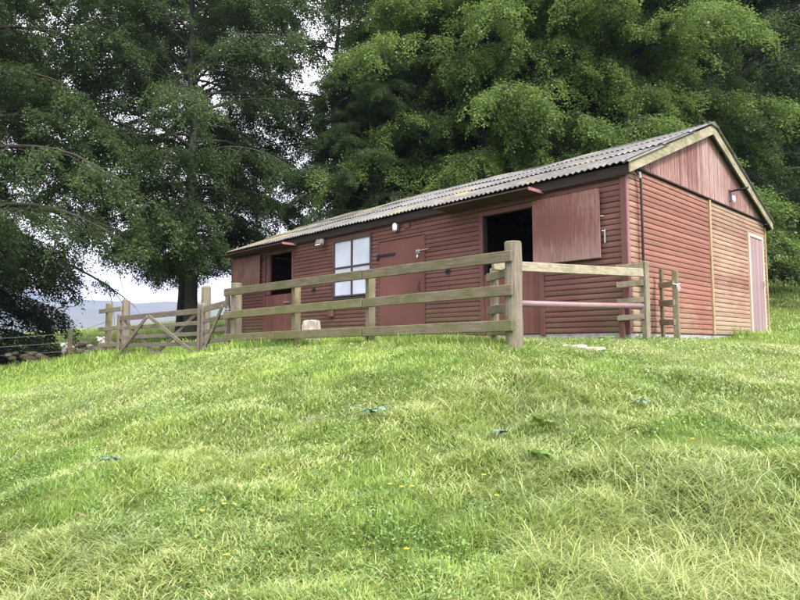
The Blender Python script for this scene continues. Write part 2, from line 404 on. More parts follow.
def hillfield():
    # broad valley side 0.9 to 2.2 km off, on the left
    U = np.linspace(-1900, 700, 110); Dp = np.linspace(700, 2300, 60)
    L, D = np.meshgrid(U, Dp); x = CAM[0]+RH[0]*L+FH[0]*D; y = CAM[1]+RH[1]*L+FH[1]*D
    t = np.clip((D-700)/1100, 0, 1); t = t*t*(3-2*t)
    crest = 150-.028*(L+900)+30*np.sin(L/330)+18*(vnoise(L/160, D/200, 4)-.5)*2
    z = -16+(crest+14)*t*np.clip((2300-D)/400, 0, 1)**.5+10*(vnoise(L/90, D/90, 5)-.5)*t
    n1, n2 = L.shape; idx = np.arange(n1*n2).reshape(n1, n2)
    F = np.stack([idx[:-1, :-1], idx[:-1, 1:], idx[1:, 1:], idx[1:, :-1]], -1).reshape(-1, 4)
    o = bigmesh('hills', np.c_[x.ravel(), y.ravel(), z.ravel()], F, np.zeros(len(F)), 'hill')
    o.data.polygons.foreach_set('use_smooth', [True]*len(o.data.polygons)); tag(o, kind='structure')
hillfield()

# ------------------------------------------------------------------ the barn
W, L = 6.218, 11.31; PITCHB = .0825; ZT = 2.39; EO, EE = .122, .143; HB, HA = 2.41, 3.726
SLOPE = (HA-HB)/(W/2+EO)
barn = thing('stable_barn', (-L/2, W/2, 0), 'long red timber stable barn with grey corrugated roof and two open top doors', 'barn')
def clad(mb, u0, u1, z0, z1, mp, openings=(), off=0.0, proud=.0125):
    """rounded horizontal boards, cut round the openings; mp(u, out, z) -> point"""
    nrow = int(round((z1-z0)/PITCHB)); ph = (z1-z0)/nrow
    for r in range(nrow):
        a = z0+r*ph; b = a+ph; mid = (a+b)/2
        segs = [(u0, u1)]
        for (p0, p1, q0, q1) in openings:
            if q0 < mid < q1:
                new = []
                for s0, s1 in segs:
                    if p1 <= s0 or p0 >= s1: new.append((s0, s1)); continue
                    if p0 > s0: new.append((s0, p0))
                    if p1 < s1: new.append((p1, s1))
                segs = new
        for s0, s1 in segs:
            # board lengths
            cuts = [s0]; 
            while s1-cuts[-1] > 3.2: cuts.append(cuts[-1]+mb.rn.uniform(2.0, 3.0))
            cuts.append(s1)
            for c0, c1 in zip(cuts[:-1], cuts[1:]):
                prof = [(off-.008, a), (off-.004, a+.002), (off+proud*.8, a+.006), (off+proud, a+ph*.3), (off+proud*.85, a+ph*.6), (off+proud*.45, a+ph*.88), (off-.004, b-.001), (off-.008, b)]
                k = max(1, int((c1-c0)/1.1)); us = [c0+(c1-c0)*i/k for i in range(k+1)]
                wv = [mb.rn.uniform(-.0025, .0025) for _ in us]
                vs = []; fs = []; m_ = len(prof)
                for i, u in enumerate(us):
                    for (o_, z_) in prof: vs.append(mp(u, o_+abs(wv[i]), z_+wv[i]*.6))
                for i in range(k):
                    for j in range(m_-1): fs.append((i*m_+j, (i+1)*m_+j, (i+1)*m_+j+1, i*m_+j+1))
                fs.append(tuple(range(m_))); fs.append(tuple(k*m_+j for j in range(m_-1, -1, -1)))
                mb.add(vs, fs)
def wallback(mb, u0, u1, z0, z1, mp, openings, th=(-.012, -.09)):
    us = sorted({u0, u1, *[o[0] for o in openings], *[o[1] for o in openings]})
    for a, b in zip(us[:-1], us[1:]):
        zs = [(z0, z1)]
        for (p0, p1, q0, q1) in openings:
            if p0 <= (a+b)/2 <= p1: zs = [q for q in ((z0, q0), (q1, z1)) if q[1]-q[0] > .01]
        for (c, d) in zs:
            vs = [mp(u, o_, z_) for o_ in th for u, z_ in ((a, c), (b, c), (b, d), (a, d))]
            mb.add(vs, [(0, 1, 2, 3), (7, 6, 5, 4), (0, 4, 5, 1), (1, 5, 6, 2), (2, 6, 7, 3), (3, 7, 4, 0)], .5)
fr = lambda u, o, z: (u, -o, z)
ga = lambda u, o, z: (o, u, z)
bk = lambda u, o, z: (u, W+o, z)
lf = lambda u, o, z: (-L-o, u, z)
OPF = [(-2.58, -1.45, -1, 2.06), (-9.62, -8.42, -1, 2.12), (-5.26, -3.98, -1, 1.92), (-6.79, -5.50, .84, 2.137)]
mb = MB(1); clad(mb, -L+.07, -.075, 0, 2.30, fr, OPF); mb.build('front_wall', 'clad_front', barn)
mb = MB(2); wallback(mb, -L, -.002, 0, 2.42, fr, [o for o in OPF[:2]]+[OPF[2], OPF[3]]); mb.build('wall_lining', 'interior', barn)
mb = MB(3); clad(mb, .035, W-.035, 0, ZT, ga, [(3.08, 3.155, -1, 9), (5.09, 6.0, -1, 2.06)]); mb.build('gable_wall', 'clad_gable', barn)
mb = MB(4); wallback(mb, .0, W, 0, ZT, ga, [], (-.012, -.09)); clad(mb, -L, 0, 0, 2.30, bk); clad(mb, 0, W, 0, 2.35, lf)
wallback(mb, -L, 0, 0, 2.35, bk, []); wallback(mb, 0, W, 0, 2.35, lf, []); mb.build('rear_wall', 'clad_dull', barn)
# gable boards (vertical) on both ends
def gable_tri(mb, x0, x1, zb, sgn=1):
    y = .03
    while y < W-.03:
        w = mb.rn.uniform(.068, .088); y1 = min(y+w-.006, W-.02)
        def top(q): return HB-.10+SLOPE*min(q+EO, W+EO-q)-.02
        if top(y1) > zb+.01 or top(y) > zb+.01:
            za, zc = max(top(y), zb+.005), max(top(y1), zb+.005)
            pts = [(y, zb), (y1, zb), (y1, zc)]
            if y < W/2 < y1: pts.append((W/2, top(W/2)))
            pts.append((y, za))
            xo = x1+mb.rn.uniform(-.003, .003)*sgn
            vs = [(x0, p, q) for p, q in pts]+[(xo, p, q) for p, q in pts]; k = len(pts)
            fs = [tuple(range(k-1, -1, -1)), tuple(range(k, 2*k))]+[(i, (i+1) % k, k+(i+1) % k, k+i) for i in range(k)]
            mb.add(vs, fs)
        y += w
mb = MB(5); gable_tri(mb, .0, .03, ZT+.035); mb.build('gable_boards', 'gable_board', barn)
mb = MB(6); gable_tri(mb, -L, -L-.03, 2.37, -1); mb.build('gable_boards', 'clad_dull', barn)
mb = MB(6); mb.box(-.07, -.014, .02, W-.02, ZT, 2.46); mb.add([(-.012, .05, 2.4), (-.012, W-.05, 2.4), (-.012, W/2, HA-.16), (-.03, .05, 2.4), (-.03, W-.05, 2.4), (-.03, W/2, HA-.16)], [(0, 1, 2), (5, 4, 3), (0, 3, 4, 1), (1, 4, 5, 2), (2, 5, 3, 0)], .5); mb.build('gable_lining', 'interior', barn)
mb = MB(7); mb.box(.0, .048, .16, W-.2, ZT+.003, ZT+.03, bev=.004); mb.build('drip_strip', 'dark_timber', barn)
mb = MB(8); mb.box(.0, .04, 3.083, 3.152, -.005, ZT, .5, bev=.004); mb.build('cover_strip', 'cover', barn)
# corner boards
mb = MB(9); mb.box(-.075, .012, -.032, .003, -.03, 2.30, .6, .004); mb.build('corner_board', 'trim_red', barn)
mb = MB(9); mb.box(.0125, .034, -.034, .034, -.02, 2.36, .6, .003); mb.build('corner_board', 'corner_pale', barn)
mb = MB(10); mb.box(-L-.04, -L+.07, -.032, .02, -.03, 2.30, .5, .004); mb.build('corner_board', 'trim_red', barn)
mb = MB(10); mb.box(.0, .03, W-.034, W+.025, -.02, 2.3, .5, .003); mb.build('corner_board', 'cover', barn)
mb = MB(11); mb.box(-L+.03, -.02, .012, .2, -.5, -.004, bev=.01); mb.box(-.2, -.015, .2, W-.02, -.5, -.004, bev=.01); mb.box(-L+.03, -.2, W-.2, W-.02, -.5, -.004, bev=.01); mb.box(-L+.03, -L+.2, .2, W-.2, -.5, -.004); mb.build('plinth', 'concrete', barn)
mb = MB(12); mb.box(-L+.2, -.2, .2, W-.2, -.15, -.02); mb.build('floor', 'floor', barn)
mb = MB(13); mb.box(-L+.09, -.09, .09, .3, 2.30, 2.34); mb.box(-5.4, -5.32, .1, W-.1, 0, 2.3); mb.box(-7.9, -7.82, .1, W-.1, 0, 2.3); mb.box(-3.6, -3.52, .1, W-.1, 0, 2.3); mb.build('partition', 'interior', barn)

# roof sheets: corrugated, in three overlapping courses each side
def roof_side(name, front, seed):
    mb = MB(seed); rn = random.Random(seed)
    run = W/2+EO+.03; x0, x1 = -L-EE-.02, EE+.035
    sheetw = .96; nsh = int((x1-x0)/sheetw)+1
    courses = [(0, .40), (.36, .72), (.68, 1.0)]
    for ci, (ca, cb) in enumerate(courses):
        for si in range(nsh):
            xa = x0+si*sheetw; xb = min(xa+sheetw+.06, x1)
            if xb-xa < .1: continue
            lift = .015*ci+(.007 if si % 2 else 0)+rn.uniform(0, .006); slip = rn.uniform(-.02, .03)*(1 if ci else .35)
            if rn.random() < .1 and ci: slip -= .07
            tl = rn.uniform(-.006, .012)
            nx = max(6, int((xb-xa)/.1*8)); rows = 4; vs = []; fs = []
            for j in range(rows+1):
                s_ = ca+(cb-ca)*j/rows
                d_ = s_*run+slip*(1 if j == 0 else .3); yy = -EO-.03+d_
                for i in range(nx+1):
                    xx = xa+(xb-xa)*i/nx
                    sag = .018*math.sin(xx*.9+1)+.012*math.sin(xx*2.3)
                    zz = HB-.02+SLOPE*d_+lift+.014*math.cos(2*math.pi*xx/.1)+tl*(xx-xa)+sag*(s_*.8+.2)+(.014*(1-j/rows) if ci else 0)
                    for th in (0, -.007): vs.append((xx, yy if front else W-yy, zz+th))
            w2 = (nx+1)*2
            for j in range(rows):
                for i in range(nx):
                    a = j*w2+i*2; b = a+2; c = a+w2; d = c+2
                    fs += [(a, b, d, c), (a+1, c+1, d+1, b+1)]
            for i in range(nx):
                a = i*2; fs.append((a, a+1, a+3, a+2)); c = rows*w2+i*2; fs.append((c, c+2, c+3, c+1))
            for j in range(rows):
                a = j*w2; fs.append((a, a+w2, a+w2+1, a+1)); c = a+nx*2; fs.append((c, c+1, c+w2+1, c+w2))
            mb.add(vs, fs)
    return mb.build(name, 'roof', barn)
roof_side('roof', True, 21); roof_side('roof', False, 22)
mb = MB(23)
for i in range(11):
    xa = -L-EE-.02+i*1.06; xb = min(xa+1.1, EE+.03); zr = HA+.035+(i % 2)*.008
    vs = []
    for x in (xa, xb):
        sag = .018*math.sin(x*.9+1)+.012*math.sin(x*2.3)
        for (dy, dz) in ((-.2, -.2*SLOPE+.01), (-.06, -.02), (0, .0), (.06, -.02), (.2, -.2*SLOPE+.01)): vs.append((x, W/2+dy, zr+dz+sag))
        for (dy, dz) in ((.2, -.2*SLOPE), (-.2, -.2*SLOPE)): vs.append((x, W/2+dy, zr+dz+sag-.004))
    fs = [(i_, i_+1, 8+i_, 7+i_) for i_ in range(6)]+[(6, 0, 7, 13), tuple(range(6, -1, -1)), tuple(range(7, 14))]
    mb.add(vs, fs)
mb.build('ridge_cap', 'roof', barn)
# bargeboards
def barge(x0, x1, front, name='bargeboard', mat='barge'):
    mb = MB(30); y0 = -EO if front else W+EO; d = .165
    pts = [(y0, HB), (W/2, HA), (W/2, HA-d*1.03), (y0, HB-d)]
    vs = [(x, p, q) for x in (x0, x1) for p, q in pts]
    mb.add(vs, [(3, 2, 1, 0), (4, 5, 6, 7), (0, 1, 5, 4), (1, 2, 6, 5), (2, 3, 7, 6), (3, 0, 4, 7)], .8 if front else .6); return mb.build(name, mat, barn)
barge(EE-.026, EE, True); barge(EE-.026, EE, False)
barge(-L-EE, -L-EE+.024, True, mat='dark_timber'); barge(-L-EE, -L-EE+.024, False, mat='dark_timber')
# eaves: fascia, purlin ends, rafters
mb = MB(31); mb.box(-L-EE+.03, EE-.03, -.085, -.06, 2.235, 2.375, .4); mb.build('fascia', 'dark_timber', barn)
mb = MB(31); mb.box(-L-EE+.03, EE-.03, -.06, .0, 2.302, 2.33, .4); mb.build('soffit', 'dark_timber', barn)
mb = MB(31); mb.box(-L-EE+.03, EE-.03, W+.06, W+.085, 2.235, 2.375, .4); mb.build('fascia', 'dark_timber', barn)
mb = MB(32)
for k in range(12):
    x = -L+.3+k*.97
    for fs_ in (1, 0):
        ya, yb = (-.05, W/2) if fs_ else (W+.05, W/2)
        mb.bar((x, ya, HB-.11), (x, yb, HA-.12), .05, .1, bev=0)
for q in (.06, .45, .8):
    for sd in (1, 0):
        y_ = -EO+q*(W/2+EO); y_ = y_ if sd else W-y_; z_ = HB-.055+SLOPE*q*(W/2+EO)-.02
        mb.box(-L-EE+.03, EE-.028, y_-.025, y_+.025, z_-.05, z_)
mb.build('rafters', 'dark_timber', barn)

# canopies over the stable doors
def canopy(xa, xb, zc, seed):
    mb = MB(seed); y0 = -.44
    mb.obox(((xa+xb)/2, (y0-.03)/2, zc), (xb-xa, -y0-.03, .018), Matrix.Rotation(R(-1), 3, 'X'), .3, .003)
    cn = mb.build('door_canopy', 'trim_dark', barn)
    mb = MB(seed); mb.box(xb, xb+.022, y0, -.03, zc-.03, zc+.022, .9, .003); mb.build('canopy_end', 'corner_pale', cn)
    return cn
canopy(-3.36, -1.36, 2.235, 35); canopy(-11.25, -8.22, 2.225, 36)

# stable door frames, lower and upper leaves
def box_frame(xa, xb, z0, z1, w, name, mat, seed, y=(-.034, .05), sill=False):
    mb = MB(seed); y0, y1 = y
    mb.box(xa-w, xa, y0, y1, z0, z1+w, .6, .003); mb.box(xb, xb+w, y0, y1, z0, z1+w, .5, .003); mb.box(xa, xb, y0, y1, z1, z1+w, .55, .003)
    if sill: mb.box(xa, xb, y0-.012, y1, z0, z0+w*.8, .5, .003)
    return mb.build(name, mat, barn)
def planks(mb, xa, xb, y0, y1, z0, z1, w=.11):
    n_ = max(1, round((xb-xa)/w)); w = (xb-xa)/n_
    for i in range(n_): mb.box(xa+i*w+.0015, xa+(i+1)*w-.0015, y0+mb.rn.uniform(0, .002), y1, z0, z1, bev=.003)
box_frame(-2.58+.0, -1.45, -.03, 2.04, .075, 'door_frame', 'trim_red', 40, y=(-.036, .06))
box_frame(-9.62+.0, -8.42, -.03, 2.10, .06, 'door_frame', 'trim_red', 41, y=(-.036, .06))
mb = MB(42); planks(mb, -2.575, -1.455, -.02, .02, .0, 1.02); d1 = mb.build('lower_door', 'door_red', barn)
mb = MB(43); mb.box(-2.56, -2.3, -.045, -.022, .78, .81); mb.tube([(-2.52, -.05, .795), (-2.4, -.05, .795)], .009, 6); mb.build('bolt', 'galv', d1)
mb = MB(44); planks(mb, -9.61, -8.43, -.02, .02, .0, 1.08); d2 = mb.build('lower_door', 'door_red', barn)
mb = MB(43); mb.box(-8.75, -8.5, -.045, -.022, .86, .89); mb.build('bolt', 'galv', d2)
mb = MB(45)   # open top door, near
mb.box(-1.53, -.37, -.088, -.062, 1.085, 2.115, .5, .004)
for z_ in (1.22, 1.96): mb.box(-1.5, -.40, -.062, -.034, z_-.05, z_+.05, .4)
u1 = mb.build('upper_door', 'shutter_red', barn)
mb = MB(46); mb.box(-.325, -.305, -.05, -.022, 1.30, 1.50, .5, .003); mb.tube([(-.31, -.04, 1.47), (-.345, -.075, 1.475)], .008, 6); mb.build('door_hook', 'galv', u1)
mb = MB(46); mb.tube([(-.33, -.03, 1.7), (-.37, -.075, 1.7)], .006, 6); mb.build('door_hook', 'galv', u1)
mb = MB(47)
mb.box(-11.17, -9.80, -.088, -.062, 1.27, 2.15, .5, .004)
for z_ in (1.4, 2.02): mb.box(-11.1, -9.86, -.062, -.034, z_-.05, z_+.05, .4)
u2 = mb.build('upper_door', 'shutter_red', barn)
for z_ in (2.0, 1.35): mb = MB(48); mb.box(-9.80, -9.64, -.05, -.036, z_, z_+.03); mb.build('strap_hinge', 'black_iron', u2)
# jamb panel at the left opening
mb = MB(49); mb.box(-9.618, -9.45, .0, .05, 1.1, 2.1, .6); mb.build('door_jamb', 'trim_red', barn)
# middle door
mb = MB(50)
mb.box(-5.25, -3.99, -.030, .015, .02, 1.905, .5, .004); md = mb.build('flush_door', 'door_red', barn)
mb = MB(51); mb.box(-4.02, -3.975, -.04, .02, .01, 1.93, .7, .003); mb.box(-5.29, -5.262, -.034, .02, .01, 1.93, .4, .003); mb.box(-5.27, -3.98, -.04, .02, 1.915, 1.935, .2, .003); mb.build('door_frame', 'trim_red', barn)
mb = MB(52); mb.box(-5.28, -4.78, -.042, -.031, 1.60, 1.655, .5, .002); mb.box(-5.33, -5.26, -.044, -.03, 1.54, 1.66, .5, .002); mb.tube([(-5.262, -.045, 1.55), (-5.262, -.045, 1.68)], .011, 6); mb.build('strap_hinge', 'black_iron', md)
mb = MB(53); mb.tube([(-4.19, -.05, 1.60), (-3.86, -.05, 1.625)], .012, 6); mb.box(-4.2, -4.1, -.044, -.03, 1.57, 1.64, .5, .002); mb.ball((-4.15, -.06, 1.5), .03, 8, 6, None, (1, .5, 1.2)); mb.tube([(-4.17, -.05, 1.53), (-4.16, -.05, 1.59), (-4.13, -.05, 1.53)], .006, 5); mb.build('bolt', 'galv', md)
mb = MB(54); mb.tube([(-4.09, -.035, 1.02), (-4.11, -.06, .98), (-4.11, -.06, .88), (-4.09, -.035, .84)], .009, 6); mb.build('pull_handle', 'black_iron', md)
# window
wf = box_frame(-6.79+.05, -5.50-.05, .865, 2.085, .05, 'window', 'win_frame', 55, y=(-.045, .02), sill=True)
mb = MB(56); mb.box(-6.175, -6.125, -.035, .0, .9, 2.085, .4, .003); mb.box(-6.74, -6.175, -.033, .0, 1.49, 1.53, .4, .003); mb.box(-6.125, -5.55, -.033, .0, 1.49, 1.53, .4, .003)
mb.box(-6.85, -5.45, -.07, -.03, .815, .845, .4, .004); mb.build('glazing_bar', 'win_frame', wf)
for (a, b) in ((-6.738, -6.177), (-6.123, -5.552)):
    for (c, d) in ((.907, 1.488), (1.532, 2.083)):
        mb = MB(int(a*-100)); mb.box(a, b, -.014, -.006, c, d, .5); mb.build('pane', 'pane', wf)
# wall fittings
mb = MB(60); mb.box(-4.78, -4.66, -.05, -.02, 2.06, 2.22, .5, .004); wl = mb.build('wall_lamp', 'lamp_dark', barn)
mb = MB(61); mb.tube([(-4.72, -.09, 2.07), (-4.72, -.1, 2.09), (-4.72, -.1, 2.19), (-4.72, -.09, 2.215)], [.035, .05, .05, .03], 12); mb.build('lamp_globe', 'lamp_white', wl, True)
mb = MB(62); mb.box(-4.52, -4.38, -.035, -.02, 2.10, 2.2, .5, .003); mb.build('name_plate', 'trim_red', barn)
mb = MB(63); mb.bar((-7.12, -.02, 2.22), (-7.12, -.12, 2.16), .03, .03); fl = mb.build('flood_lamp', 'flood', barn)
mb = MB(64); mb.obox((-7.12, -.16, 2.13), (.22, .10, .13), Matrix.Rotation(R(-25), 3, 'X'), .5, .015); mb.build('lamp_housing', 'flood', fl)
mb = MB(65); mb.obox((-7.12, -.20, 2.105), (.18, .02, .10), Matrix.Rotation(R(-25), 3, 'X'), .5, .004); mb.build('lamp_lens', 'lamp_white', fl)
mb = MB(66); mb.box(-6.9, -6.76, -.10, -.02, .45, .62, .5, .006); mb.box(-6.92, -6.74, -.11, -.02, .62, .64, .5, .003); mb.build('wall_box', 'trim_red', barn)
def ring(x, z):
    mb = MB(67); mb.obox((x, -.03, z), (.09, .012, .09), None, .5, .004); mb.ball((x, -.045, z+.01), .02, 8, 6); a = mb.build('tie_ring', 'black_iron', barn)
    mb = MB(68); mb.tube([(x+.038*math.cos(q), -.055, z-.03+.038*math.sin(q)) for q in [i*math.pi/6 for i in range(13)]], .006, 6, cap=False); mb.build('ring', 'black_iron', a)
ring(-3.39, 1.17); ring(-7.51, 1.11)
# gable door
gd = MB(70); planks2 = gd
for i in range(7):
    a = 5.165+i*.1086; gd.box(-.002, .026, a+.001, a+.1076, .05, 1.985, bev=.003)
gdo = gd.build('gable_door', 'door_mauve', barn)
mb = MB(71); mb.box(-.01, .044, 5.095, 5.16, .0, 2.055, .7, .004); mb.box(-.01, .044, 5.93, 5.995, .0, 2.055, .6, .004); mb.box(-.01, .043, 5.16, 5.93, 1.99, 2.055, .8, .004); mb.build('door_frame', 'cream_trim', barn)
mb = MB(72); mb.tube([(.03, 5.88, 1.0), (.06, 5.88, 1.02), (.06, 5.88, 1.12), (.03, 5.88, 1.14)], .008, 6); mb.build('door_handle', 'galv', gdo)
# outside lamp bracket on gable
mb = MB(73); mb.box(.03, .06, 4.09, 4.15, 2.52, 2.74, .5, .004); mb.tube([(.03, 4.12, 2.56), (.045, 4.12, 2.70), (.12, 4.13, 2.72), (.24, 4.14, 2.72), (.36, 4.15, 2.74)], .02, 8); br = mb.build('lamp_bracket', 'black_iron', barn, True)
mb = MB(74); mb.tube([(.10, 4.13, 2.48), (.10, 4.13, 2.54), (.10, 4.13, 2.62)], [.02, .036, .026], 10); mb.build('lamp_globe', 'lamp_white', br, True)
# downpipe
mb = MB(75); mb.tube([(.06, .21, 2.34), (.075, .30, 2.28), (.075, .335, 2.2), (.075, .33, .02)], .019, 8); dp = mb.build('downpipe', 'downpipe', barn, True)
mb = MB(76)
mb.tube([(.075, .3, 2.24), (.07, .28, 2.33)], .03, 8, .5); mb.build('pipe_collar', 'galv', dp)
for z_ in (.5, 1.4, 2.15): mb = MB(77); mb.tube([(.075, .33, z_), (.075, .33, z_+.02)], .024, 8); mb.build('pipe_clip', 'downpipe', dp)

# ------------------------------------------------------------------ fences and gates
def round_post(name, x, y, z0, z1, r, parent, seed, mat='post_pale', lean=(0, 0)):
    mb = MB(seed); rn = mb.rn; pts = []; rad = []
    n_ = 7
    for i in range(n_+1):
        t = i/n_; pts.append((x+lean[0]*t+rn.uniform(-.003, .003), y+lean[1]*t+rn.uniform(-.003, .003), z0+(z1-z0)*t)); rad.append(r*(1.05-.07*t)*rn.uniform(.985, 1.02))
    pts.insert(-1, (pts[-1][0], pts[-1][1], z1-.012)); rad.insert(-1, rad[-1]); rad[-1] *= .9
    mb.tube(pts, rad, 16); return mb.build(name, mat, parent, True) if False else mb.build(name, mat, parent)
A = (.15, -2.93); B = (-5.02, -3.35)
def AB(t): return (A[0]+(B[0]-A[0])*t, A[1]+(B[1]-A[1])*t)
yard = thing('post_and_rail_fence', (-2.4, -3.1, -.2), 'mossy three rail timber fence along the front of the barn, between two round posts', 'fence')
round_post('post', A[0], A[1], -.7, .925, .093, yard, 81); round_post('post', B[0], B[1], -.75, .835, .088, yard, 82)
for k, t in enumerate((.415, .7075)):
    x, y = AB(t); mb = MB(83+k); mb.obox((x, y+.01, (.765 if k == 0 else .70)/2-.35), (.10, .10, (.765 if k == 0 else .70)+.7), Matrix.Rotation(R(-14+k*6), 3, 'Z'), .7, .006); mb.build('post', 'post', yard)
for i, (za, zb) in enumerate(((.755, .685), (.395, .315), (.02, -.05))):
    # two lengths butted at the middle post
    off = -.115
    tj = .415
    for j, (t0, t1) in enumerate(((-.012, tj-.001), (tj+.001, 1.03))):
        a = AB(t0); b = AB(t1); z0 = za+(zb-za)*t0; z1 = za+(zb-za)*t1
        dz = .012 if j else 0
        mb = MB(90+i*2+j)
        o_ = off if j == 0 or True else off
        mb.bar((a[0], a[1]+o_, z0+dz*.3), (b[0], b[1]+o_+(.0), z1), .045, .118, bev=.006); mb.build('rail', 'rail_moss', yard)
# short slotted return behind the near corner post
ret = thing('slip_rail_holder', (-.42, -2.5, -.1), 'short fence stub of small mossy rails behind the tallest round post', 'fence')
mb = MB(100); mb.obox((-.44, -2.50, .1), (.085, .085, 1.25), Matrix.Rotation(R(20), 3, 'Z'), .3, .005); mb.build('post', 'post', ret)
for i, z_ in enumerate((.625, .23, -.02)):
    mb = MB(101+i); mb.bar((-.56, -2.47, z_), (.08, -2.84, z_-.0), .04, .10, bev=.005); mb.build('rail', 'rail_side', ret)
mb = MB(105); mb.bar((-.18, -2.86, .71), (.285, -.17, .80), .045, .112, .7, bev=.006)
tag(mb.build('slip_rail', 'rail_pale', None, org=(0, -1.5, .75)), 'pale sawn timber slip rail spanning from the round corner post to the barn corner', 'rail')
mb = MB(106); mb.tube([(.12, -2.85, .265), (.20, -1.5, .30), (.27, -.18, .345)], .036, 14, .5)
tag(mb.build('plastic_pipe', 'pipe', None, True, org=(.2, -1.5, .3)), 'mauve plastic pipe slung as a bar below the pale slip rail', 'pipe')
# panel at the barn corner
pc = thing('corner_fence_panel', (.2, .0, -.06), 'narrow four rail fence panel at the near corner of the barn', 'fence')
mb = MB(110); mb.obox((.235, .02, .25), (.075, .095, 1.46), Matrix.Rotation(R(-8), 3, 'Z'), .6, .005); mb.build('post', 'post_pale', pc)
mb = MB(111); mb.obox((-.055, -.10, -.0), (.07, .07, .9), None, .1, .005); mb.build('post', 'trim_red', pc)
for i, z_ in enumerate((.905, .665, .43, .20)):
    mb = MB(112+i); mb.bar((-.10, -.155, z_-.01), (.235, -.04, z_+.012), .04, .085-.004*i, .4, bev=.005); mb.build('rail', 'rail_side', pc)
pd = thing('side_fence_panel', (.35, .7, -.16), 'narrow three rail fence panel with frayed rope standing beside the gable wall', 'fence')
mb = MB(120); mb.obox((.395, .64, .20), (.075, .085, 1.36), Matrix.Rotation(R(10), 3, 'Z'), .5, .005); mb.build('post', 'post', pd)
mb = MB(121); mb.obox((.125, .80, .20), (.045, .06, 1.5), None, .2, .004); mb.build('post', 'rail_moss', pd)
for i, z_ in enumerate((.69, .42, .14)):
    mb = MB(122+i); mb.bar((.10, .77, z_+.01), (.39, .585, z_), .035, .085, .5, bev=.005); mb.build('rail', 'rail_side', pd)
mb = MB(126)
mb.tube([(.395+.058*math.cos(q), .64+.062*math.sin(q), .69+.012*math.sin(q*2)) for q in [i*math.pi/8 for i in range(17)]], .008, 6, cap=False)
for k in range(7):
    q = rng.uniform(-2, .5); mb.tube([(.44, .585, .69), (.45+.02*math.cos(q), .57, .66), (.455+.03*math.cos(q)+k*.004, .565, .58+.02*k % .06)], .004, 4)
mb.build('rope', 'rope', pd)

# gate leaves
def gate(name, a, b, za, zb, H, label, peak, seed, back=False):
    """a = left end, b = right end (x, y); za/zb ground clearance heights"""
    t = thing(name, ((a[0]+b[0])/2, (a[1]+b[1])/2, min(za, zb)), label, 'gate')
    A3 = Vector((a[0], a[1], za)); B3 = Vector((b[0], b[1], zb)); d = (B3-A3); dn = d.normalized(); nrm = Vector((d.y, -d.x, 0)).normalized()
    if nrm.y > 0: nrm = -nrm            # towards the viewer side
    up = Vector((0, 0, 1))
    def st(p, h, w, sd, pt=.03):
        mb = MB(sd); mb.bar(p+up*-.02, p+up*h, .07, w, .5, up=dn, bev=.006)
        mb.add([p+up*h+dn*w*.4+nrm*.03, p+up*h-dn*w*.4+nrm*.03, p+up*h-dn*w*.4-nrm*.03, p+up*h+dn*w*.4-nrm*.03, p+up*(h+pt)], [(0, 1, 4), (1, 2, 4), (2, 3, 4), (3, 0, 4)], .6)
        return mb.build('stile', 'gate_wood', t)
    st(A3, H+(.04 if peak else .05), .075, seed); st(B3, H+.07, .085, seed+1, .05)
    for i, h in enumerate((.05, .225, .40, .60, H-.045)):
        mb = MB(seed+2+i); w = .075 if i < 4 else .105
        mb.bar(A3+up*h+dn*.038, B3+up*h-dn*.043, .028, w, up=(0, 0, 1), bev=.004); mb.build('rail', 'gate_wood', t)
    def brace(p, q, s_, sd):
        mb = MB(sd); mb.bar(p+nrm*s_, q+nrm*s_, .022, .075, up=(0, 0, 1), bev=.003); mb.build('brace', 'gate_wood', t)
    Lg = d.length
    def at(f, h): return A3+d*f+up*h
    if peak:
        brace(at(.40, H-.06), at(.015, .03), .03, seed+10); brace(at(.425, H-.06), at(.97, .03), .03, seed+11)
        brace(at(.06, H-.1), at(.47, .05), -.03, seed+12); brace(at(.49, .05), at(.95, H-.08), -.03, seed+13)
    else:
        brace(at(.10, .05), at(.86, H-.08), .03, seed+10)
    return t
g1 = gate('field_gate', (-9.82, -3.50), (-6.62, -3.20), -.40, -.36, .86, 'wide weathered five bar field gate with crossing braces at the left of the yard', True, 200)
g2 = gate('wicket_gate', (-6.47, -3.21), (-5.27, -3.37), -.34, -.29, .86, 'narrow weathered wicket gate with one diagonal brace, hinged by the round fence post', False, 230)
mb = MB(250); mb.box(-5.27, -5.1, -3.43, -3.41, .40, .43, .5); mb.tube([(-5.16, -3.42, .36), (-5.16, -3.42, .47)], .016, 6); mb.build('hinge', 'galv', g2)
def single_post(name, x, y, ztop, r, label, seed, cat='post', mat='post_pale'):
    z0 = gz(x, y)-.35; t = thing(name, (x, y, z0+.35), label, cat)
    mb = MB(seed); pts = [(x+mb.rn.uniform(-.004, .004), y+mb.rn.uniform(-.004, .004), z0+(ztop-z0)*i/5) for i in range(6)]+[(x, y, ztop+.01)]
    mb.tube(pts, [r*1.04, r*1.02, r*1.01, r, r, r*.98, r*.85], 16)
    o = mb.build(name, mat, None, org=(x, y, z0+.35)); bpy.data.objects.remove(t); return tag(o, label, cat)
single_post('gate_post', -6.93, -2.94, .925, .088, 'tall round timber gate post standing behind the wicket gate', 260)
single_post('gate_post', -10.14, -3.25, .835, .085, 'round timber gate post at the left end of the wide field gate', 261)
pe = thing('end_fence', (-11, -3.3, -.3), 'short rail fence stub with a square post, left of the wide field gate', 'fence')
mb = MB(262); mb.obox((-11.03, -3.31, .15), (.115, .115, 1.32), Matrix.Rotation(R(12), 3, 'Z'), .7, .006); mb.build('post', 'post', pe)
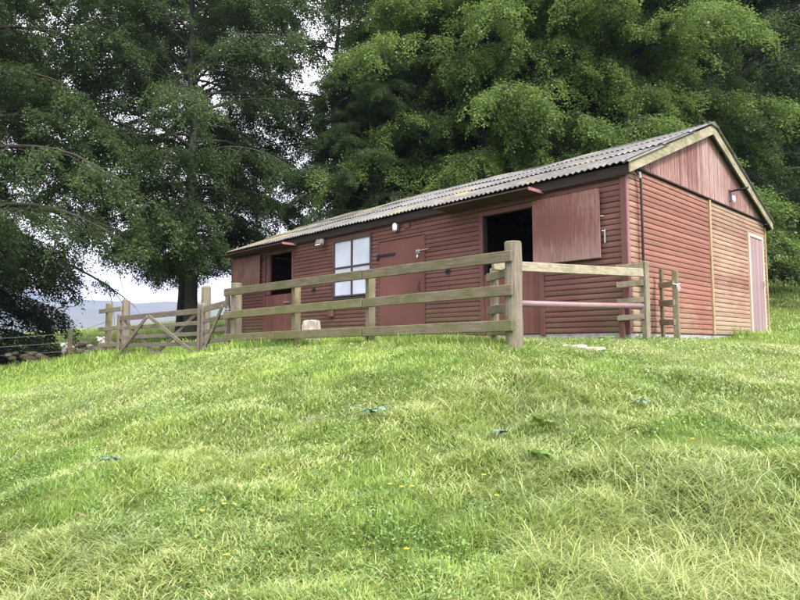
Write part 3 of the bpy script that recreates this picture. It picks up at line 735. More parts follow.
for i, z_ in enumerate((.63, .21, -.16)):
    mb = MB(263+i); mb.bar((-11.35, -3.42, z_), (-10.10, -3.36, z_+.02), .04, .095, .4, bev=.005); mb.build('rail', 'rail_side', pe)
# leaning stake behind the gate
mb = MB(268); mb.bar((-8.4, -2.3, -.4), (-8.62, -2.25, .42), .07, .07, .7, up=(0, 1, 0), bev=.006)
tag(mb.build('leaning_stake', 'rail_moss', None, org=(-8.5, -2.3, -.3)), 'leaning greenish wooden stake seen through the wide field gate', 'stake')

# wire fence at the far left
wfz = gz(-14.5, -3.15)
wfn = thing('wire_fence', (-14.5, -3.15, wfz), 'wire stock fence with a squared wooden post left of the field gate', 'fence')
wp = [(-14.5, -3.15), (-17.9, -6.3), (-21.5, -9.6)]
for i, (x, y) in enumerate(wp):
    zt = (.29, .05, -.15)[i]; z0 = gz(x, y)
    mb = MB(270+i); mb.obox((x, y, (z0-.3+zt)/2), (.085, .085, zt-z0+.3), Matrix.Rotation(R(25), 3, 'Z'), .9, .006); mb.build('post', 'post', wfn)
for i, dz in enumerate((.12, .36, .6)):
    pts = []
    for k in range(len(wp)-1):
        for s_ in np.linspace(0, 1, 7)[:-1]:
            za = (.29, .05, -.15)[k]-dz; zb = (.29, .05, -.15)[k+1]-dz
            pts.append((wp[k][0]+(wp[k+1][0]-wp[k][0])*s_, wp[k][1]+(wp[k+1][1]-wp[k][1])*s_-.05, za+(zb-za)*s_-.03*math.sin(math.pi*s_)))
    mb = MB(280+i); mb.tube(pts, .006, 5); mb.build('wire', 'galv', wfn)
for i, dz in enumerate((.12, .6)):
    mb = MB(284+i); mb.tube([(-14.5, -3.2, .29-dz), (-13, -3.3, .33-dz), (-11.03, -3.38, .5-dz)], .005, 5); mb.build('wire', 'galv', wfn)

# tumbled dry stone wall at the left
def stone_wall(name, path, h, label, seed, n_per=17, big=.16):
    mb = MB(seed); rn = mb.rn; a0 = path[0]
    for (x0, y0), (x1, y1) in zip(path[:-1], path[1:]):
        Ls = math.hypot(x1-x0, y1-y0); N = int(Ls*n_per)
        for i in range(N):
            t = rn.random(); x = x0+(x1-x0)*t; y = y0+(y1-y0)*t; s_ = rn.uniform(.5, 1)*big
            env = h*(.45+.75*abs(math.sin(t*Ls*1.3+seed))); hh = rn.random()*env
            wd = .28*(1-hh/(h*1.6)); x += rn.uniform(-wd, wd); y += rn.uniform(-wd, wd)
            mb.ball((x, y, gz(x, y)+hh), s_, 8, 5, min(1, rn.random()**1.0), (rn.uniform(.9, 1.5), rn.uniform(.7, 1.1), rn.uniform(.45, .75)), .16)
    z = gz(*a0); return tag(mb.build(name, 'stone', None, org=(a0[0], a0[1], z)), label, 'wall')
stone_wall('dry_stone_wall', [(-12.2, -2.9), (-14.0, -3.3), (-15.6, -4.4)], .42, 'tumbled mossy dry stone wall behind the wire fence post', 301)
stone_wall('rubble_heap', [(-17.0, -5.6), (-18.8, -6.9)], .42, 'loose heap of mossy rubble at the left edge, apart from the wall', 302, 14)

# sheep
def sheep(x, y, heading, s_, label, zoff=0, seed=0):
    z = gz(x, y)+zoff; t = thing('sheep', (x, y, z), label, 'sheep', 'sheep lying by the stone wall')
    c, sn = math.cos(heading), math.sin(heading)
    def P_(a, b, h): return (x+(a*c-b*sn)*s_, y+(a*sn+b*c)*s_, z+h*s_)
    # body, neck and head as one skinned surface, legs folded under
    me = bpy.data.meshes.new('body'); pts = [P_(-.5, 0, .34), P_(-.25, 0, .36), P_(.05, 0, .36), P_(.3, 0, .38), P_(.45, 0, .52), P_(.55, 0, .66), P_(.68, 0, .64), P_(.80, 0, .56)]
    rad = [.17, .25, .26, .22, .14, .105, .085, .05]; ed = [(i, i+1) for i in range(7)]
    for sx in (-1, 1):
        for (ax, k) in ((.25, 3), (-.3, 1)):
            b0 = len(pts); pts += [P_(ax, .13*sx, .17), P_(ax+.06, .15*sx, .02)]; rad += [.07, .035]; ed += [(k, b0), (b0, b0+1)]
    b0 = len(pts); pts += [P_(-.66, 0, .26)]; rad += [.04]; ed += [(0, b0)]
    o3 = Vector((x, y, z)); me.from_pydata([tuple(Vector(p)-o3) for p in pts], ed, [])
    o = bpy.data.objects.new('body', me); COL.objects.link(o); o.parent = t
    o.modifiers.new('s', 'SKIN'); 
    for v, r_ in zip(me.skin_vertices[0].data, rad): v.radius = (r_*s_, r_*s_)
    me.skin_vertices[0].data[2].use_root = True
    o.modifiers.new('ss', 'SUBSURF').levels = 2; o.modifiers['ss'].render_levels = 2; me.materials.append(M['wool'])
    for sx in (-1, 1):
        mb = MB(5); p0 = Vector(P_(.57, .08*sx, .72)); p1 = Vector(P_(.56, .22*sx, .72)); mb.tube([p0, (p0+p1)/2, p1], [.02*s_, .042*s_, .012*s_], 8); mb.build('ear', 'sheep_face', t, True)
sheep(-15.9, -2.75, -.75, .62, 'white sheep with upright ears looking over the stone wall beside the wire fence post', 0.12)
sheep(-12.85, -2.75, -.75, .55, 'white sheep lying at the right end of the stone wall near the gate', .08)

# stone block, slabs
x, y = -4.81, -2.02; z = gz(x, y)
def rough_block(name, c, size, rot, mat, label, cat, seed, jit=.02):
    """roughly squared stone: subdivided box with every corner knocked about"""
    mb = MB(seed); rn = mb.rn; nn = 5; idx = {}; vs = []; fs = []
    M3 = Matrix.Rotation(rot, 3, 'Z')
    def vid(i, j, k):
        if (i, j, k) not in idx:
            p = Vector(((i/nn-.5), (j/nn-.5), (k/nn-.5))); q = Vector([math.copysign(abs(a)*2, a) for a in p])
            e = sum(1 for a in q if abs(a) > .99); f_ = {0: 1, 1: 1, 2: .96, 3: .90}[e]
            p = Vector((p.x*size[0]*f_, p.y*size[1]*f_, p.z*size[2]*f_))+Vector([rn.uniform(-jit, jit)*s for s in (1, 1, 1)])
            idx[(i, j, k)] = len(vs); vs.append(tuple(Vector(c)+M3@p))
        return idx[(i, j, k)]
    for i in range(nn):
        for j in range(nn):
            for k0 in (0, nn):
                fs += [(vid(i, j, k0), vid(i+1, j, k0), vid(i+1, j+1, k0), vid(i, j+1, k0))[::(1 if k0 else -1)]]
                fs += [(vid(i, k0, j), vid(i+1, k0, j), vid(i+1, k0, j+1), vid(i, k0, j+1))[::(-1 if k0 else 1)]]
                fs += [(vid(k0, i, j), vid(k0, i+1, j), vid(k0, i+1, j+1), vid(k0, i, j+1))[::(1 if k0 else -1)]]
    mb.add(vs, fs, .5); return tag(mb.build(name, mat, None, org=c), label, cat)
rough_block('stone_block', (x, y, z+.18), (.27, .2, .43), .5, 'block', 'pinkish squared stone block standing on end behind the fence, below the window', 'stone', 311, .012)
sx, sy = .33, -2.10; rough_block('paving_slab', (sx, sy, gz(sx, sy)+.03), (.30, .28, .05), .75, 'slab', 'pale stone slab sunk in the grass in front of the plinth, left of a brighter one', 'slab', 312, .006)
sx, sy = .60, -2.16; rough_block('paving_slab', (sx, sy, gz(sx, sy)+.035), (.30, .26, .045), .55, 'slab', 'bright pale slab sunk in the grass in front of the plinth, right of a duller one', 'slab', 313, .006)

# ------------------------------------------------------------------ trees
def gen_tree(seed, H, RC, zlow, r0, nlimb, nleaf, leaf, droop=1.0, lean=(0, 0), asym=None, bark='bark', fol='beech', twig_len=.55, sect=None, ztop=None, zmin=0.0, lowtaper=0.0):
    rg = np.random.default_rng(seed); rn = random.Random(seed)
    mb = MB(seed)
    tp = [Vector((0, 0, -.6))]
    for i in range(1, 11):
        f_ = i/10; tp.append(Vector((lean[0]*f_**1.3+rn.uniform(-.12, .12)*f_*2, lean[1]*f_**1.3+rn.uniform(-.12, .12)*f_*2, H*f_*.95)))
    def trunk_at(z):
        f_ = max(0, min(.999, z/(H*.95)))*10; i = int(f_); return tp[i].lerp(tp[i+1], f_-i)
    rads = [r0*1.45]+[max(.03, r0*(1-.92*(i/10)**.85)) for i in range(1, 11)]
    tp2 = [tp[0], Vector((0, 0, .35))]+tp[1:]; rads2 = [r0*1.6, r0*1.12]+rads[1:]
    mb.tube(tp2, rads2, 12, .5)
    TW = []          # twigs: origin, direction, length
    def walk(o, az, el, Lg, n_, bend, wob):
        pts = [Vector(o)]; dirs = []
        for k in range(n_):
            az += rn.uniform(-wob, wob); el -= bend/n_
            d = Vector((math.cos(az)*math.cos(el), math.sin(az)*math.cos(el), math.sin(el))); dirs.append((az, el)); pts.append(pts[-1]+d*Lg/n_)
        return pts, dirs
    for i in range(nlimb):
        t = (i+.5)/nlimb; h = zlow+(H*.93-zlow)*t**.95; az = i*2.39996+rn.uniform(-.35, .35)
        if sect and not (sect[0] <= (az % (2*math.pi)) <= sect[1]) and rn.random() < .6: continue
        prof = math.sqrt(max(.05, 1-((t-.22)/.85)**2)); Lg = RC*prof*rn.uniform(.72, 1.12)
        Lg *= 1-lowtaper*max(0, 1-t*3.2)
        if asym: Lg *= 1+asym[1]*math.cos(az-asym[0])
        el = R(8+52*t)+rn.uniform(-.15, .25)
        o = trunk_at(h); pts, dirs = walk(o, az, el, Lg, 9, (R(38)+el*.55)*droop, .16)
        rl = max(.025, r0*.30*(1-.75*t))
        mb.tube(pts, [rl*(1-.93*(k/9)**.8)+.006 for k in range(10)], 7, .5, cap=False)
        for k in range(2, 10):
            s_ = k/9
            for sg in (-1, 1):
                if rn.random() < .12: continue
                a0, e0 = dirs[min(k, 8)]
                bl = (Lg*.30*(1.05-.6*s_)+.5)*rn.uniform(.7, 1.25)
                bp, bd = walk(pts[k], a0+sg*rn.uniform(.55, 1.1), e0*.75+rn.uniform(-.35, .3), bl, 5, R(36)*droop, .26)
                mb.tube(bp, [.022*(1-.8*q/5)*(1.6-s_) for q in range(6)], 4, .5, cap=False)
                for q in range(1, 6):
                    for sg2 in (-1, 1):
                        a1, e1 = bd[min(q, 4)]
                        aa = a1+sg2*rn.uniform(.4, 1.0); ee = e1*.6-rn.uniform(-.3, .55)*droop
                        TW.append((*bp[q], math.cos(aa)*math.cos(ee), math.sin(aa)*math.cos(ee), math.sin(ee), twig_len*rn.uniform(.6, 1.3)))
        a0, e0 = dirs[-1]; TW.append((*pts[-1], math.cos(a0)*math.cos(e0), math.sin(a0)*math.cos(e0), math.sin(e0), twig_len))
    T = np.array(TW); nt = len(T)
    k = rg.integers(0, nt, nleaf); t = T[k]; s = rg.random(nleaf)
    d = t[:, 3:6]; up = np.array([0, 0, 1.]); side = np.cross(d, up); side /= np.linalg.norm(side, axis=1)[:, None]+1e-9
    sg = rg.choice([-1., 1.], nleaf); lw = (.03+.34*rg.random(nleaf)*(1-s*.55))*twig_len*1.1
    c = t[:, :3]+d*(s*t[:, 6])[:, None]+side*(sg*lw)[:, None]
    c[:, 2] -= (s**2)*.07*droop+rg.random(nleaf)*.04+np.abs(lw)*.10; c += rg.normal(0, .03, c.shape); c[:, 2] += rg.normal(0, .07, nleaf)
    a = d*.7+side*(sg*rg.uniform(.3, 1.1, nleaf))[:, None]; a[:, 2] -= rg.uniform(-.05, .5, nleaf)*droop
    a += rg.normal(0, .18, a.shape); a /= np.linalg.norm(a, axis=1)[:, None]
    nn = np.tile(up, (nleaf, 1))+rg.normal(0, .52, (nleaf, 3)); b = np.cross(nn, a); b /= np.linalg.norm(b, axis=1)[:, None]+1e-9
    nrm = np.cross(a, b)
    sz = leaf*rg.uniform(.65, 1.25, nleaf)[:, None]
    kp = c[:, 2] > zmin+.35*rg.random(nleaf)+.5*(vnoise(c[:, 0]*1.1, c[:, 1]*1.1, 3)-.3); c, a, b, nrm, sz, k = c[kp], a[kp], b[kp], nrm[kp], sz[kp], k[kp]; nleaf = len(c)
    V = np.stack([c-a*sz*.5, c+b*sz*.31+nrm*sz*.05, c+a*sz*.5, c-b*sz*.31+nrm*sz*.05], 1).reshape(-1, 3)
    F = np.arange(nleaf*4).reshape(-1, 4)
    tt = np.clip(.5*rg.random(nt)[k]+.45*rg.random(nleaf)+.05, 0, 1)
    return mb, V, F, tt, bark, fol
TREES = {}
def tree(kind, name, l, d, rot, label, group='woodland trees behind the barn', scale=1.0):
    x, y = LD(l, d); z = gz(x, y)-.05
    r = bpy.data.objects.new(name, None); COL.objects.link(r); r.location = (x, y, z); r.rotation_euler = (0, 0, rot); r.scale = (scale,)*3
    ORG[r.name] = Vector((0, 0, 0))
    tag(r, label, 'tree', group)
    if kind not in TREES:
        mb, V, F, tt, bark, fol = gen_tree(**KIND[kind])
        tr = mb.build('trunk', bark, None, True); tr.parent = r
        cr = bigmesh('crown', V, F, tt, fol, r); TREES[kind] = (tr, cr)
    else:
        for o in TREES[kind]:
            c = o.copy(); COL.objects.link(c); c.parent = r
    return r
KIND = {
 'near_left': dict(seed=11, H=18, RC=5.8, zlow=3.6, r0=.26, nlimb=60, nleaf=400000, leaf=.08, droop=1.0, lean=(-.6, .3), bark='bark', fol='beech', zmin=2.0, lowtaper=.35),
 'edge': dict(seed=12, H=15, RC=7.4, zlow=3.4, r0=.42, nlimb=54, nleaf=390000, leaf=.08, droop=1.05, bark='bark_dark', fol='beech', zmin=2.5),
 'beech': dict(seed=13, H=19, RC=6.2, zlow=2.4, r0=.34, nlimb=64, nleaf=380000, leaf=.09, droop=1.0, bark='bark', fol='beech', zmin=1.6),
 'bright': dict(seed=14, H=19, RC=5.6, zlow=2.0, r0=.28, nlimb=78, nleaf=480000, leaf=.082, droop=1.05, bark='bark_dark', fol='beech_bright'),
 'dark': dict(seed=15, H=18, RC=5.4, zlow=1.2, r0=.34, nlimb=54, nleaf=230000, leaf=.105, droop=1.0, bark='bark_dark', fol='beech_dark'),
 'thin': dict(seed=16, H=20, RC=3.2, zlow=5.0, r0=.20, nlimb=30, nleaf=55000, leaf=.09, droop=.9, bark='bark_dark', fol='beech'),
 'bush': dict(seed=17, H=4.2, RC=2.9, zlow=.3, r0=.09, nlimb=26, nleaf=80000, leaf=.085, droop=1.0, bark='bark_dark', fol='beech_dark', twig_len=.4),
}
tree('near_left', 'beech_tree', -7.6, 22.5, .4, 'large beech tree with a thick bare lower trunk standing behind the wide field gate')
tree('edge', 'beech_tree', -13.6, 17.5, 2.0, 'dark beech whose heavy limbs reach in from the left edge of the photo')
tree('near_left', 'beech_tree', -19.2, 25.5, 5.2, 'beech at the left edge, its crown above the low dark thorn tree', scale=.95)
tree('bush', 'thorn_tree', -16.6, 23.5, 1.0, 'low dark thorn tree behind the rubble heap at the left edge', scale=1.3)
tree('near_left', 'beech_tree', -10.9, 31, 3.9, 'beech further back at the left, seen between the two nearest trees', scale=1.1)
tree('beech', 'beech_tree', 1.7, 25.5, .0, 'dense beech behind the middle of the barn roof, with a thick forked trunk')
tree('bright', 'beech_tree', 2.9, 21.2, 4.4, 'bright green beech leaning over the middle of the roof, right of the forked beech')
tree('bright', 'beech_tree', 7.6, 21.5, 5.3, 'bright green beech nearest the ridge of the roof, left of the gable apex')
tree('beech', 'beech_tree', 12.4, 23.5, 1.7, 'mid green beech rising directly behind the right slope of the gable')
tree('beech', 'beech_tree', -1.0, 20.5, 2.2, 'beech whose low sprays touch the roof beside the window end of the barn', scale=.5)
tree('thin', 'larch_tree', -2.7, 26, 1.0, 'tall thin trunked tree beside the gap of white sky left of the middle beech')
tree('bright', 'beech_tree', 5.2, 22.5, 2.6, 'bright green beech with drooping sprays above the near end of the roof')
tree('bright', 'beech_tree', 9.6, 26.5, .7, 'bright green beech with layered sprays just behind the gable apex')
tree('dark', 'dark_tree', 13.2, 26, .3, 'dark tree immediately right of the gable, drooping sprays beside the bargeboard')
tree('dark', 'dark_tree', 18.0, 32, 2.3, 'dark tree at the right edge of the photo above the grass slope')
tree('beech', 'beech_tree', .9, 33, 3.0, 'beech behind the left end of the barn roof, partly hidden by the thin trunked tree')
tree('dark', 'dark_tree', 3.3, 34, 4.0, 'dark tree deep in the wood between the two middle beeches', scale=1.15)
tree('dark', 'dark_tree', 9.5, 36, 5.0, 'dark tree deep in the wood behind the gable apex', scale=1.2)
tree('dark', 'dark_tree', 21.5, 41, 1.0, 'dark tree deep in the wood behind the boundary wall at the far right', scale=1.1)
tree('dark', 'dark_tree', 27, 40, 3.4, 'dark tree beyond the right edge, over the end of the boundary wall', scale=1.1)
tree('dark', 'dark_tree', 15.5, 42, 3.0, 'dark tree deep in the wood behind the far corner of the barn', scale=1.25)

# boundary wall and stakes in the shade at the top of the right slope
x0, y0 = LD(20.5, 37.5); x1, y1 = LD(30, 37.5)
stone_wall('boundary_wall', [(x0, y0), (x1, y1)], .45, 'low dark stone wall in the shade at the top of the grass slope, right of the barn', 320, 22, .26)
sf = thing('stake_fence', (x0, y0, gz(x0, y0)), 'line of thin stakes and wire in deep shade above the grass slope', 'fence')
for i in range(5):
    x, y = LD(20.8+i*1.9, 36.6); z = gz(x, y); mb = MB(330+i); mb.tube([(x, y, z-.2), (x+.02, y, z+1.15)], [.05, .045], 8); mb.build('stake', 'gate_wood', sf)
for i, h in enumerate((.5, 1.0)):
    mb = MB(336+i); mb.tube([(*LD(20.8+k*1.9, 36.6), gz(*LD(20.8+k*1.9, 36.6))+h) for k in range(5)], .008, 5); mb.build('wire', 'galv', sf)

# ------------------------------------------------------------------ grass
SLABS = [(.33, -2.12, .17), (.56, -2.14, .17), (.44, -2.13, .15)]
def inside_barn(x, y): return (x > -L-.02) & (x < .0) & (y > .0) & (y < W+.02)
def scatter(n, d0, d1, p, spread=.80, pad=2.6, seed=0):
    rg = np.random.default_rng(seed); u = rg.random(n)
    q = 1-p; d = (d0**q+(d1**q-d0**q)*u)**(1/q)
    l = (rg.random(n)*2-1)*(spread*d+pad)
    x = CAM[0]+RH[0]*l+FH[0]*d; y = CAM[1]+RH[1]*l+FH[1]*d
    k = ~inside_barn(x, y); return x[k], y[k], d[k], rg
def blades(name, x, y, d, rg, length, width, lean, mat, label, tint=None, zoff=0.0, curl=.5):
    for (sx_, sy_, sr_) in SLABS:
        k_ = np.hypot(x-sx_, y-sy_) > sr_; x, y, d = x[k_], y[k_], d[k_]
        length, width, zoff, tint = [v[k_] if hasattr(v, '__len__') else v for v in (length, width, zoff, tint)]
    wall_d = np.minimum(np.maximum(np.abs(y+.3), np.maximum(x-.3, -1.6-x)), np.maximum(np.abs(x-.35), np.maximum(.7-y, y-3.2)))
    length = length*np.where(wall_d < .45, .4, 1.0)
    n = len(x); z = ground(x, y)+zoff; az = (vnoise(x*2.2, y*2.2, 8)+.5*vnoise(x*6, y*6, 7))*9+rg.normal(0, 1.7, n)
    ln = length*rg.uniform(.55, 1.3, n); w = width*rg.uniform(.7, 1.3, n); le = np.clip(lean+rg.normal(0, .3, n), .05, 1.5)
    hd = np.stack([np.cos(az), np.sin(az), np.zeros(n)], 1); sd = np.stack([-np.sin(az+rg.normal(0, .7, n)), np.cos(az+rg.normal(0, .7, n)), np.zeros(n)], 1)
    up = np.array([0, 0, 1.]); P0 = np.stack([x, y, z-.01], 1)
    l1 = le*.7; l2 = le+curl*rg.random(n)
    P1 = P0+(hd*np.sin(l1)[:, None]+up*np.cos(l1)[:, None])*(ln*.5)[:, None]
    P2 = P1+(hd*np.sin(l2)[:, None]+up*np.cos(l2)[:, None])*(ln*.5)[:, None]
    P2[:, 2] = np.maximum(P2[:, 2], z+.012)
    W0 = sd*(w*.5)[:, None]; W1 = sd*(w*.42)[:, None]; W2 = sd*(w*.1)[:, None]
    V = np.stack([P0-W0, P0+W0, P1+W1, P1-W1, P2+W2, P2-W2], 1).reshape(-1, 3)
    b = np.arange(n)[:, None]*6; F = np.stack([b+np.array([[0, 1, 2, 3]]), b+np.array([[3, 2, 4, 5]])], 1).reshape(-1, 4)
    if tint is None: tint = np.clip(.12+.5*rg.random(n)+.7*(vnoise(x*.8, y*.8, 12)-.40)+.45*(vnoise(x*3.2, y*3.2, 13)-.5), 0, 1)
    o = bigmesh(name, V, F, np.repeat(tint, 2), mat); return tag(o, label, 'grass', kind='stuff')
def hot(x, y, l0, d0, rl, rd):
    l = (x-CAM[0])*RH[0]+(y-CAM[1])*RH[1]; d = (x-CAM[0])*FH[0]+(y-CAM[1])*FH[1]
    return np.exp(-((l-l0)/rl)**2-((d-d0)/rd)**2)
def mow(x, y):      # where mown, lying grass collects
    return vnoise(x*.75, y*1.3, 31)*.6+vnoise(x*2.6, y*2.6, 32)*.4
x, y, d, rg = scatter(700000, 1.9, 8.5, 1.25, seed=51)
k = vnoise(x*8, y*8, 61)*.55+vnoise(x*19, y*19, 62)*.45+rg.random(len(x))*.45 > .50; x, y, d = x[k], y[k], d[k]
lush = np.clip(hot(x, y, -.1, 3.45, 1.35, .85)*(.5+.9*vnoise(x*2.1, y*2.1, 71)), 0, 1)
tall = .040+.05*vnoise(x*1.7, y*1.7, 33)*vnoise(x*6.5, y*6.5, 35)*1.6+.022*lush
blades('grass_turf', x, y, d, rg, tall, .0010*d+.0019, .6, 'grass', 'short fresh green grass covering the bank in the foreground',
       tint=np.clip(.12+.62*rg.random(len(x))+.7*(vnoise(x*.8, y*.8, 12)-.40)+.5*(vnoise(x*3.2, y*3.2, 13)-.5)-.5*lush, 0, 1))
x, y, d, rg = scatter(190000, 8.2, 60, 1.6, spread=.86, seed=52)
k = (x-.0)**2 > -1
blades('field_grass', x, y, d, rg, .045+.0035*d*np.clip((d-12)/15, 0, 1)+.04*vnoise(x*.5, y*.5, 34), .0012*d+.002, .45, 'grass', 'longer grass of the field beside and beyond the barn',
       tint=np.clip(.25+.45*rg.random(len(x))+.5*(vnoise(x*.25, y*.25, 14)-.4), 0, 1))
x, y, d, rg = scatter(430000, 1.9, 9, 1.2, seed=53); strand = np.maximum(hot(x, y, 1.35, 3.0, .85, .8), np.maximum(.3*hot(x, y, -1.6, 3.0, .6, .4), .7*hot(x, y, .9, 4.9, 1.2, .35))); k = mow(x, y)+rg.random(len(x))*.25+.3*strand-.2*hot(x, y, .0, 3.4, .9, .8) > .54; x, y, d, strand = x[k], y[k], d[k], strand[k]
blades('cut_grass', x, y, d, rg, (.035+.035*rg.random(len(x)))*(1+4.2*strand*rg.random(len(x))), .0008*d+.0017, 1.35, 'straw', 'matted cut grass lying in swathes over the bank', zoff=.03+.03*rg.random(len(x)), curl=.5,
       tint=np.clip(rg.random(len(x))*.95+.6*(vnoise(x*2.5, y*2.5, 15)-.55), 0, 1))
x, y, d, rg = scatter(130000, 1.9, 9, 1.2, seed=55); k = vnoise(x*1.3, y*1.3, 81)*.5+vnoise(x*5, y*5, 82)*.5+.16*hot(x, y, .6, 5.0, .8, .35)+.14*hot(x, y, -.2, 4.3, .35, .25)+.1*rg.random(len(x)) > .80; x, y, d = x[k], y[k], d[k]
blades('dead_grass', x, y, d, rg, .03+.05*rg.random(len(x)), .0008*d+.002, 1.3, 'thatch', 'brown dead stems and thatch showing in patches of the cut bank', tint=rg.random(len(x)), zoff=.035+.03*rg.random(len(x)))
# taller uncut grass along the fence foot, plinth, walls and posts
def fringe(n, p0, p1, wd, seed):
    rg = np.random.default_rng(seed); t = rg.random(n); return np.c_[p0[0]+(p1[0]-p0[0])*t+rg.normal(0, wd, n), p0[1]+(p1[1]-p0[1])*t+rg.normal(0, wd, n)]
seg = [(A, B, .16, 9000), ((-11, -.25), (-2.8, -.2), .1, 7000), ((-.1, -.2), (.3, .9), .1, 900), ((.14, 1.3), (.14, 6.0), .08, 1600), (B, (-9.8, -3.4), .22, 5000),
       ((-10, -3.6), (-14, -4.2), .4, 2500), ((-11, -1.5), (-5, -1.6), .8, 9000), (A, (.2, 0), .18, 900)]
q = np.concatenate([fringe(n, a, b, w, 60+i) for i, (a, b, w, n) in enumerate(seg)]); q = q[~inside_barn(q[:, 0], q[:, 1])]
rg = np.random.default_rng(77); dd = np.hypot(q[:, 0]-CAM[0], q[:, 1]-CAM[1])
k = vnoise(q[:, 0]*3.1, q[:, 1]*3.1, 41)+rg.random(len(q))*.3 > .5; q = q[k]; dd = dd[k]
blades('uncut_grass', q[:, 0], q[:, 1], dd, rg, .07+.17*vnoise(q[:, 0]*2, q[:, 1]*2, 40)**1.5, .0009*dd+.003, .4, 'grass', 'taller uncut grass at the foot of the fences, wall and plinth')
# clover and small broad leaves in the turf
x, y, d, rg = scatter(250000, 1.9, 9, 1.3, seed=54); k = vnoise(x*1.6, y*1.6, 42)*.6+vnoise(x*7, y*7, 43)*.4+rg.random(len(x))*.35+.15*hot(x, y, .1, 3.3, 1.2, .9) > .72; x, y, d = x[k], y[k], d[k]
n = len(x); z = ground(x, y)+.02+.05*rg.random(n); c = np.stack([x, y, z], 1); nn = np.tile([0, 0, 1.], (n, 1))+rg.normal(0, .45, (n, 3)); a = np.cross(nn, rg.normal(0, 1, (n, 3))); a /= np.linalg.norm(a, axis=1)[:, None]
b = np.cross(nn, a); b /= np.linalg.norm(b, axis=1)[:, None]; s_ = (.0045+.005*rg.random(n)+.0007*d)[:, None]
tag(bigmesh('clover', np.stack([c-a*s_, c+b*s_*.75, c+a*s_, c-b*s_*.75], 1).reshape(-1, 3), np.arange(n*4).reshape(-1, 4), rg.random(n), 'weed'), 'clover and small weed leaves among the grass', 'ground cover', kind='stuff')

# dock and thistle leaves cut down on the bank
def leaf_blade(mb, base, az, el, Lg, w, bend):
    p = Vector(base); vs = []; n_ = 6
    for i in range(n_+1):
        t = i/n_; ww = w*math.sin(math.pi*min(1, t*.92+.06))**.7*(1-.25*t); s = Vector((-math.sin(az), math.cos(az), 0))
        rip = .006*math.sin(i*2.3)
        vs += [p-s*ww+Vector((0, 0, .25*ww+rip)), p, p+s*ww+Vector((0, 0, .25*ww-rip))]
        e = el-bend*t; p = p+Vector((math.cos(az)*math.cos(e), math.sin(az)*math.cos(e), math.sin(e)))*Lg/n_
    fs = []
    for i in range(n_):
        a = i*3; fs += [(a, a+1, a+4, a+3), (a+1, a+2, a+5, a+4)]
    mb.add(vs, fs)
def dock(l, d, n_, Lg, label, seed, mat='dock', zo=.065):
    Lg *= 1.35; n_ += 2
    x, y = LD(l, d); z = gz(x, y)+zo; mb = MB(seed); rn = mb.rn
    for k in range(n_): leaf_blade(mb, (x+rn.uniform(-.03, .03), y+rn.uniform(-.03, .03), z), rn.uniform(0, 6.28), rn.uniform(.1, .75), Lg*rn.uniform(.6, 1.1), Lg*.24*rn.uniform(.7, 1.1), rn.uniform(.5, 1.3))
    return tag(mb.build('dock_plant', mat, None, True, org=(x, y, z)), label, 'plant', 'dock leaves in the cut grass')
dock(-.21, 4.75, 5, .13, 'blue green dock leaves lying in the middle of the bank, below the square fence post', 401)
dock(.73, 4.4, 3, .10, 'pale glossy dock leaf right of centre on the bank', 402)
dock(.98, 4.45, 3, .12, 'dock leaves a little right of the pale glossy one on the bank', 403, 'weed')
dock(.83, 3.85, 3, .11, 'broad dull dock leaf low on the bank, right of the yellow flowers', 404, 'weed')
dock(-2.0, 4.4, 4, .09, 'small clump of grey green leaves on the left of the bank', 405)
dock(1.9, 4.9, 3, .09, 'small dock leaf on the right part of the bank below the slabs', 406)
dock(-2.1, 9.6, 8, .16, 'leafy green weeds at the foot of the fence beside the left round post', 407, 'weed')
dock(-1.8, 10.6, 9, .30, 'tall dark green weeds between the fence and the left stable door', 408, 'weed')
dock(2.75, 8.2, 4, .13, 'weeds in front of the plinth left of the slim corner panel', 409, 'weed')
# buttercups
def buttercup(l, d, src=None):
    x, y = LD(l, d); z = gz(x, y)
    if src:
        o = src.copy(); COL.objects.link(o); o.location = (x, y, z); o.rotation_euler = (0, 0, l*3)
        for ch in src.children:
            c = ch.copy(); COL.objects.link(c); c.parent = o
        return o
    t = bpy.data.objects.new('buttercup', None); COL.objects.link(t); ORG[t.name] = Vector((0, 0, 0)); t.location = (x, y, z)
    tag(t, 'small yellow buttercup in the cut grass of the bank', 'flower', 'buttercups on the bank')
    mb = MB(5); mb.tube([(0, 0, 0), (.006, .004, .05), (.0, .012, .09)], .0016, 5); mb.build('stem', 'weed', t)
    mb = MB(6)
    for k in range(5):
        a = k*2*math.pi/5; c = Vector((math.cos(a)*.009, .012+math.sin(a)*.009, .095)); s = Vector((-math.sin(a), math.cos(a), 0))*.006; r_ = Vector((math.cos(a), math.sin(a), .5))*.007
        mb.add([c-r_, c+s, c+r_, c-s], [(0, 1, 2, 3)])
    mb.build('petals', 'petal', t); return t
bc = None
for l, d in ((.0, 3.55), (.06, 3.6), (-.07, 3.55), (.5, 3.7), (.52, 3.35), (-.95, 3.45), (-1.05, 3.4), (-.5, 4.2), (-.8, 2.95), (1.35, 3.6), (.95, 3.95), (-1.9, 5.2), (.02, 2.9), (1.8, 3.9)):
    o = buttercup(l, d, bc); bc = bc or o

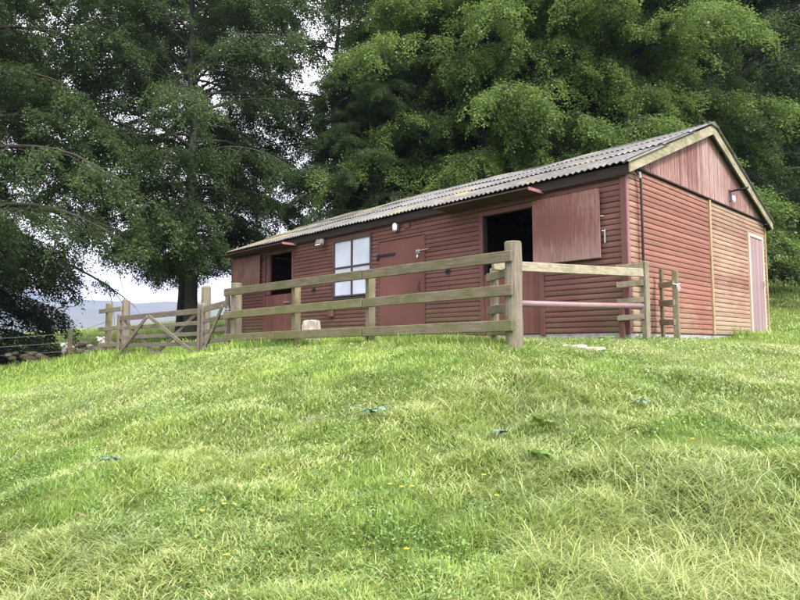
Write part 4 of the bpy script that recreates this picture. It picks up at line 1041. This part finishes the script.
# ------------------------------------------------------------------ haze, light, sky, camera
HAZE = True
if HAZE:
    me = bpy.data.meshes.new('haze'); h = 2700; z0, z1 = -18, 260
    vs = [(x, y, z) for z in (z0, z1) for x, y in ((-h, -h), (h, -h), (h, h), (-h, h))]
    me.from_pydata(vs, [], [(3, 2, 1, 0), (4, 5, 6, 7), (0, 1, 5, 4), (1, 2, 6, 5), (2, 3, 7, 6), (3, 0, 4, 7)])
    o = bpy.data.objects.new('haze', me); COL.objects.link(o); tag(o, kind='stuff')
    m = bpy.data.materials.new('haze'); m.use_nodes = True; nt = m.node_tree
    for n_ in list(nt.nodes): nt.nodes.remove(n_)
    out = nt.nodes.new('ShaderNodeOutputMaterial'); v = nt.nodes.new('ShaderNodeVolumePrincipled')
    v.inputs['Color'].default_value = (.36, .43, .74, 1); v.inputs['Density'].default_value = .00042; v.inputs['Anisotropy'].default_value = .2
    nt.links.new(v.outputs[0], out.inputs['Volume']); me.materials.append(m)

SV = Vector((.95, -.16, 1.1)).normalized()
sun = bpy.data.lights.new('sun', 'SUN'); sun.energy = 2.0; sun.angle = R(12); sun.color = (1, .955, .88)
so = bpy.data.objects.new('sun', sun); COL.objects.link(so); so.rotation_euler = (-SV).to_track_quat('-Z', 'Y').to_euler(); so.location = (0, 0, 30)
w = bpy.data.worlds.new('World'); SC.world = w; w.use_nodes = True; nt = w.node_tree; b = NB(nt)
bg = nt.nodes['Background']
sky = nt.nodes.new('ShaderNodeTexSky'); sky.sky_type = 'NISHITA'; sky.sun_disc = False
sky.sun_elevation = math.asin(SV.z); sky.sun_rotation = math.atan2(SV.x, SV.y); sky.dust_density = 3.5; sky.air_density = 1.2
hs = nt.nodes.new('ShaderNodeHueSaturation'); hs.inputs['Saturation'].default_value = .22; nt.links.new(sky.outputs[0], hs.inputs['Color'])
tc = nt.nodes.new('ShaderNodeTexCoord'); mp = nt.nodes.new('ShaderNodeMapping'); mp.inputs['Scale'].default_value = (1, 1, 3); nt.links.new(tc.outputs['Generated'], mp.inputs[0])
cl = b.noise(mp.outputs[0], 2.2, 5, .6)
cm = b.mix(b.ramp(cl, [(.3, (.55, .55, .55)), (.7, (1, 1, 1))]), hs.outputs[0], (9.5, 9.25, 9.65))
nt.links.new(cm, bg.inputs['Color']); bg.inputs['Strength'].default_value = .12

cd = bpy.data.cameras.new('camera'); cam = bpy.data.objects.new('camera', cd); COL.objects.link(cam)
cd.sensor_width = 36; cd.lens = 620/800*36; cd.clip_end = 9000; cd.clip_start = .05
fwd = Vector((math.sin(YAW)*math.cos(PITCH), math.cos(YAW)*math.cos(PITCH), math.sin(PITCH))); rt = Vector((math.cos(YAW), -math.sin(YAW), 0)); up = rt.cross(fwd)
r2 = rt*math.cos(ROLL)+up*math.sin(ROLL); u2 = -rt*math.sin(ROLL)+up*math.cos(ROLL)
mat = Matrix((r2, u2, -fwd)).transposed().to_4x4(); mat.translation = Vector(CAM); cam.matrix_world = mat
SC.camera = cam
vs_ = SC.view_settings; vs_.view_transform = 'Standard'; vs_.look = 'None'; vs_.gamma = 1; vs_.use_curve_mapping = False; vs_.exposure = 1.62
SC.cycles.max_bounces = 7; SC.cycles.diffuse_bounces = 4; SC.cycles.transmission_bounces = 4; SC.cycles.volume_bounces = 0
